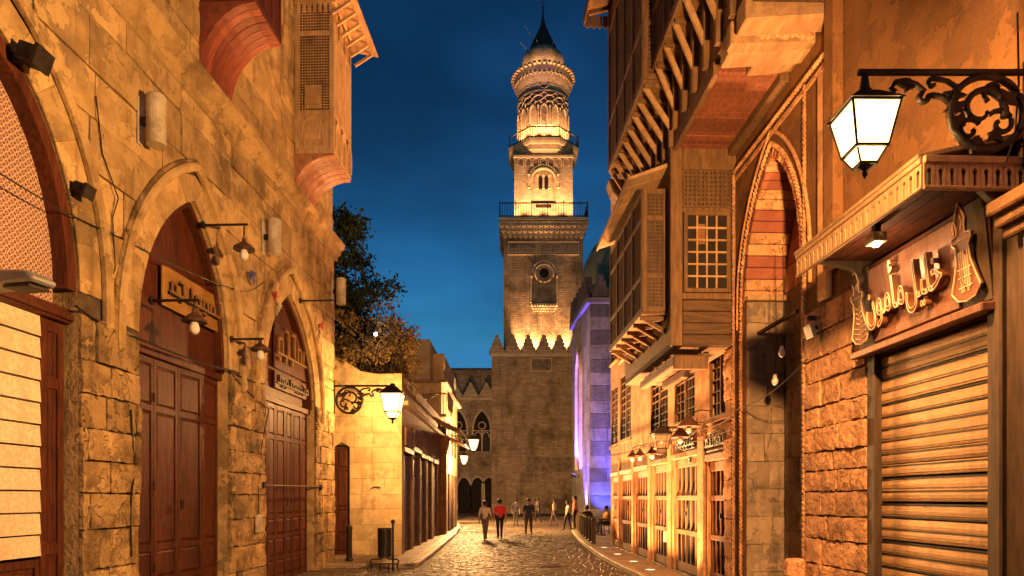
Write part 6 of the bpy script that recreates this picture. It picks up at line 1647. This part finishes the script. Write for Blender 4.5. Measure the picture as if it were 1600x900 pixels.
for i in range(13):
    Y = 24.6+i*1.4 if i < 7 else 34.8+(i-7)*2.0
    g = empty('bollard', (xr(Y)+0.30, Y, 0.125), 0, 'dark bollard on the right kerb, %s of the row' % (ords[i] if i < 12 else 'farthest'), 'bollard', 'bollards along the right kerb')
    link('post', bm_, g)

# cafe seats at the right
def table(loc, label):
    g = empty('cafe_table', loc, 0, label, 'table', 'cafe tables by the banded building')
    MB().lathe([(0.38, 0.70), (0.40, 0.72), (0.38, 0.74)], 18).build('table_top', M['darkwood'], g)
    MB().lathe([(0.05, 0), (0.03, 0.7)], 8).build('leg', M['iron'], g); MB().lathe([(0.22, 0), (0.22, 0.03), (0.05, 0.05)], 12).build('base', M['iron'], g)
def chair(loc, rz, label):
    g = empty('cafe_chair', loc, rz, label, 'chair', 'cafe chairs by the banded building')
    for x in (-0.19, 0.19):
        for y in (-0.18, 0.18): box('leg', M['darkwood'], g, x-0.02, x+0.02, y-0.02, y+0.02, 0, 0.44)
    box('seat', M['brownwood'], g, -0.22, 0.22, -0.21, 0.21, 0.44, 0.47, bevel=0.01)
    for x in (-0.2, 0.2): box('back_post', M['darkwood'], g, x-0.02, x+0.02, -0.21, -0.17, 0.47, 0.9)
    for z in (0.6, 0.75, 0.86): box('back_slat', M['darkwood'], g, -0.18, 0.18, -0.20, -0.18, z, z+0.05)
table((3.95, 30.2, 0.125), 'small round cafe table beside the seated person in yellow'); table((3.9, 33.4, 0.125), 'small round cafe table farther back near the bollards')
chair((4.3, 31.1, 0.125), R(100), 'wooden cafe chair under the person in yellow'); chair((3.62, 33.0, 0.125), R(20), 'wooden cafe chair under the person in dark clothes')

# ------------------------------------------------------------------ people
def capsule(b, p, q, r1, r2, n=10):
    p, q = Vector(p), Vector(q); d = (q-p); L_ = d.length; d = d.normalized() if L_ > 1e-6 else Vector((0, 0, 1))
    up = Vector((0, 0, 1)) if abs(d.z) < 0.9 else Vector((1, 0, 0)); a = d.cross(up).normalized(); e = a.cross(d)
    rows = [(-r1, 0.02)]+[(-r1*math.cos(PI/2*k/3), r1*math.sin(PI/2*k/3)) for k in (1, 2, 3)]+[(L_+r2*math.sin(PI/2*k/3), r2*math.cos(PI/2*k/3)) for k in (0, 1, 2)]+[(L_+r2, 0.002)]
    k0 = len(b.v)
    for t, r_ in rows:
        c = p+d*t; b.v += [tuple(c+(a*math.cos(2*PI*i/n)+e*math.sin(2*PI*i/n))*r_) for i in range(n)]
    for j in range(len(rows)-1): b.f += [(k0+j*n+i, k0+j*n+(i+1) % n, k0+(j+1)*n+(i+1) % n, k0+(j+1)*n+i) for i in range(n)]
    b.f += [tuple(k0+i for i in reversed(range(n))), tuple(k0+(len(rows)-1)*n+i for i in range(n))]
SKIN = [mk('skin', (0.34, 0.19, 0.12), (0.30, 0.165, 0.10), 3, 0.6, 0.0, 10, rnd=0)]
M['hair'] = mk('dark_hair', (0.02, 0.014, 0.01), (0.012, 0.009, 0.007), 12, 0.6, 0.3, 60, rnd=0)
def person(loc, rz, height, top, legs, label, pose='stand', robe=False, phase=1.0, group=None):
    s = height/1.75; caps = []
    def cap(p, q, a, c, t): caps.append((Vector(p), Vector(q), a, c, t))
    sit = pose == 'sit'; dz = -0.44 if sit else 0.0; st = 0.20*phase if pose == 'walk' else 0.03
    # torso
    cap((-0.09, 0, 0.96+dz), (0.09, 0, 0.96+dz), 0.125, 0.125, 'b'); cap((0, 0.0, 1.0+dz), (0, -0.01, 1.22+dz), 0.135, 0.14, 't')
    cap((-0.09, -0.01, 1.30+dz), (0.09, -0.01, 1.30+dz), 0.125, 0.125, 't'); cap((-0.15, -0.015, 1.41+dz), (0.15, -0.015, 1.41+dz), 0.065, 0.065, 't')
    cap((0, -0.01, 1.44+dz), (0, 0.01, 1.55+dz), 0.055, 0.05, 's')
    cap((0, 0.012, 1.60+dz), (0, 0.02, 1.66+dz), 0.078, 0.092, 's'); cap((0, 0.055, 1.58+dz), (0, 0.06, 1.62+dz), 0.045, 0.05, 's')
    cap((0, 0.108, 1.60+dz), (0, 0.118, 1.585+dz), 0.012, 0.017, 's')
    for x in (-0.092, 0.092): cap((x, 0.0, 1.60+dz), (x, 0, 1.635+dz), 0.016, 0.018, 's')
    for sd in (-1, 1):
        f = st*sd
        if sit:
            hip, knee, ank = (sd*0.10, 0, 0.53), (sd*0.13, 0.42, 0.52), (sd*0.13, 0.40, 0.09)
        else:
            hip, knee, ank = (sd*0.095, 0, 0.92), (sd*0.10, f*0.6+0.03, 0.50), (sd*0.10, f, 0.09+max(0, -f)*0.25)
        cap(hip, knee, 0.095, 0.062, 'b'); cap(knee, ank, 0.06, 0.042, 'b')
        cap(ank, (ank[0], ank[1]+0.15, max(0.035, ank[2]-0.05)), 0.045, 0.035, 'f')
        sh = (sd*0.20, -0.015, 1.40+dz)
        if sit: el, wr = (sd*0.25, 0.08, 1.13+dz), (sd*0.15, 0.32, 1.10+dz)
        else: el, wr = (sd*0.245, -f*0.35-0.02, 1.12), (sd*0.235, -f*0.7+0.05, 0.88)
        cap(sh, el, 0.058, 0.046, 't'); cap(el, wr, 0.043, 0.030, 't' if robe else 's')
        w = Vector(wr); dr = (w-Vector(el)).normalized(); hand = w+dr*0.075
        cap(w, hand, 0.032, 0.036, 's')
        for k in range(4):
            o_ = Vector((0, -0.027+k*0.018, 0)); a_ = hand+o_; m_ = a_+dr*(0.05, 0.058, 0.055, 0.042)[k]; cap(a_, m_, 0.0105, 0.0095, 's'); cap(m_, m_+(dr+Vector((-sd*0.5, 0, 0))).normalized()*0.03, 0.0095, 0.009, 's')
        th = w+dr*0.03+Vector((0, 0.03, 0)); cap(th, th+(dr*0.6+Vector((-sd*0.2, 0.7, 0))).normalized()*0.055, 0.012, 0.0105, 's')
    if robe:
        for k in range(6):
            z = 0.16+k*0.14; cap((-0.11+0.006*k, st*0.3, z), (0.11-0.006*k, -st*0.3, z), 0.115, 0.115, 't')
    b = MB()
    for p, q, a, c, t in caps: capsule(b, p, q, a, c)
    me0 = b.mesh('body_cage', M['hair']); tmp = bpy.data.objects.new('tmp', me0); COL.objects.link(tmp)
    r_ = tmp.modifiers.new('r', 'REMESH'); r_.mode = 'VOXEL'; r_.voxel_size = 0.0135
    sm = tmp.modifiers.new('s', 'SMOOTH'); sm.factor = 0.5; sm.iterations = 2
    dg = bpy.context.evaluated_depsgraph_get(); me = bpy.data.meshes.new_from_object(tmp.evaluated_get(dg)); bpy.data.objects.remove(tmp)
    nP = len(me.polygons); cen = np.empty(nP*3, np.float32); me.polygons.foreach_get('center', cen); cen = cen.reshape(-1, 3)
    best = np.full(nP, 1e9); lab = np.zeros(nP, np.int32); code = {'s': 0, 't': 1, 'b': 2, 'f': 3}
    for p, q, a, c, t in caps:
        p_, q_ = np.array(p), np.array(q); d = q_-p_; L2 = max(1e-9, float(d@d)); u = np.clip((cen-p_)@d/L2, 0, 1)
        ds = np.linalg.norm(cen-(p_+u[:, None]*d), axis=1)-(a+(c-a)*u); w = ds < best; best[w] = ds[w]; lab[w] = code[t]
    me.materials.clear()
    for m_ in (SKIN[0], top, legs, M['darkwood']): me.materials.append(m_)
    me.polygons.foreach_set('material_index', lab); me.polygons.foreach_set('use_smooth', [True]*nP); me.update()
    g = empty('person', loc, rz, label, 'person', group); g.scale = (s, s, s)
    me.name = 'body'; link('body', me, g)
    hb = MB(); zc = 1.665+dz
    for t in range(7):
        pass
    hb.lathe([(0.099, -0.045), (0.104, 0.0), (0.100, 0.04), (0.075, 0.082), (0.035, 0.104), (0.004, 0.108)], 16, (0, 0.006, zc), cap=False)
    hb.lathe([(0.06, -0.10), (0.088, -0.06), (0.099, -0.03)], 12, (0, -0.018, zc), R(180), R(360), cap=False)
    ho = hb.build('hair', M['hair'], g, smooth=True)
    return g
def gnd(px, py, z=0.02): 
    Y = (EYE-z)*F/(py-HY); return ((px-CX)/F*Y, Y, z)
def cl_(n, c): return cloth(n, c)
person(gnd(781, 843), R(10), 1.70, cl_('red_shirt', (0.62, 0.045, 0.05)), cl_('black_trousers', (0.015, 0.014, 0.016)), 'person in a red shirt and black trousers walking in the street', 'walk')
person(gnd(758, 844), R(-15), 1.62, cl_('pale_top', (0.60, 0.50, 0.46)), cl_('mauve_trousers', (0.16, 0.11, 0.12)), 'person in a pale top and mauve trousers beside the red shirt', 'walk', phase=-1)
person(gnd(826, 838), R(170), 1.72, cl_('navy_jacket', (0.03, 0.04, 0.09)), cl_('grey_trousers', (0.06, 0.055, 0.05)), 'person in a navy jacket right of the red shirt', 'walk')
person((gnd(708, 818, 0.125)), R(180), 1.74, cl_('white_robe', (0.70, 0.64, 0.54)), cl_('white_robe', (0.70, 0.64, 0.54)), 'person in a long white robe on the left pavement', 'stand', robe=True)
person(gnd(898, 828, 0.125), R(80), 1.74, cl_('orange_shirt', (0.70, 0.20, 0.08)), cl_('black_trousers', (0.015, 0.014, 0.016)), 'person in an orange shirt behind the bollards', 'stand')
person(gnd(887, 829, 0.125), R(100), 1.50, cl_('beige_top', (0.55, 0.45, 0.33)), cl_('black_trousers', (0.015, 0.014, 0.016)), 'shorter person in a beige top left of the orange shirt', 'walk')
person((4.3, 31.1, 0.125), R(100), 1.72, cl_('amber_shirt', (0.70, 0.32, 0.05)), cl_('grey_trousers', (0.06, 0.055, 0.05)), 'seated person in an amber shirt at the cafe', 'sit')
person((3.62, 33.0, 0.125), R(20), 1.70, cl_('dark_shirt', (0.05, 0.04, 0.05)), cl_('black_trousers', (0.015, 0.014, 0.016)), 'seated person in dark clothes farther back at the cafe', 'sit')
person(gnd(806, 822), R(0), 1.70, cl_('dark_shirt', (0.05, 0.04, 0.05)), cl_('grey_trousers', (0.06, 0.055, 0.05)), 'person in dark clothes farther down the middle of the street', 'walk')
person(gnd(866, 822), R(60), 1.66, cl_('beige_top', (0.55, 0.45, 0.33)), cl_('mauve_trousers', (0.16, 0.11, 0.12)), 'person in a beige top far off in front of the minaret base', 'walk', phase=-1)
person(gnd(840, 817), R(-60), 1.70, cl_('dark_shirt', (0.05, 0.04, 0.05)), cl_('black_trousers', (0.015, 0.014, 0.016)), 'person in black far off in front of the minaret base', 'walk')

# ------------------------------------------------------------------ small street details
g = empty('drain_cover', (0.95, 17.6, 0.03), R(12), 'square iron drain cover set in the cobbles', 'drain cover', kind=None)
box('frame', M['rust'], g, -0.30, 0.30, -0.30, 0.30, -0.01, 0.012, bevel=0.008)
for k in range(7): box('grate_bar', M['iron'], g, -0.26, 0.26, -0.25+k*0.078, -0.21+k*0.078, 0.012, 0.022)
for i, (px, py, w, h, lab) in enumerate(((396, 818, 0.20, 0.34, 'pale square plate on the pier between the red doors'), (1046, 838, 0.10, 0.26, 'small pale box on the pier beside the wide bleached door'))):
    fr = FA if i == 0 else FR
    u, z = fr.hit(px, py); g = empty('meter_box', fr.o+fr.a*u+fr.n*(-0.07)+Vector((0, 0, z)), fr.rot, lab, 'meter box')
    box('case', M['tube'], g, -w/2, w/2, -0.06, 0.0, -h/2, h/2, bevel=0.01); box('lid', M['tube'], g, -w/2+0.015, w/2-0.015, -0.07, -0.061, -h/2+0.02, h/2-0.02, bevel=0.005)
    MB().tube([(0, -0.03, h/2), (0.01, -0.03, h/2+0.3), (0, -0.02, h/2+0.55)], 0.008, 5).build('feed_cable', M['cable'], g)
cable('wall_cable', sag(LP(360, 582), LP(420, 640), 0.04)+[LP(408, 700), LP(406, 757)], 0.010, 'black cable dropping beside the farthest left door')
cable('wall_cable', sag(RP(1150, 640, -0.07), RP(1262, 560, -0.05), 0.12), 0.009, 'thin cable drooping across the lower part of the portal')
cable('street_cable', sag(LP(530, 600, -0.3), at(690, 612, 31.0), 0.5, 20), 0.012, 'thin wire strung along the shops from the left stone corner')
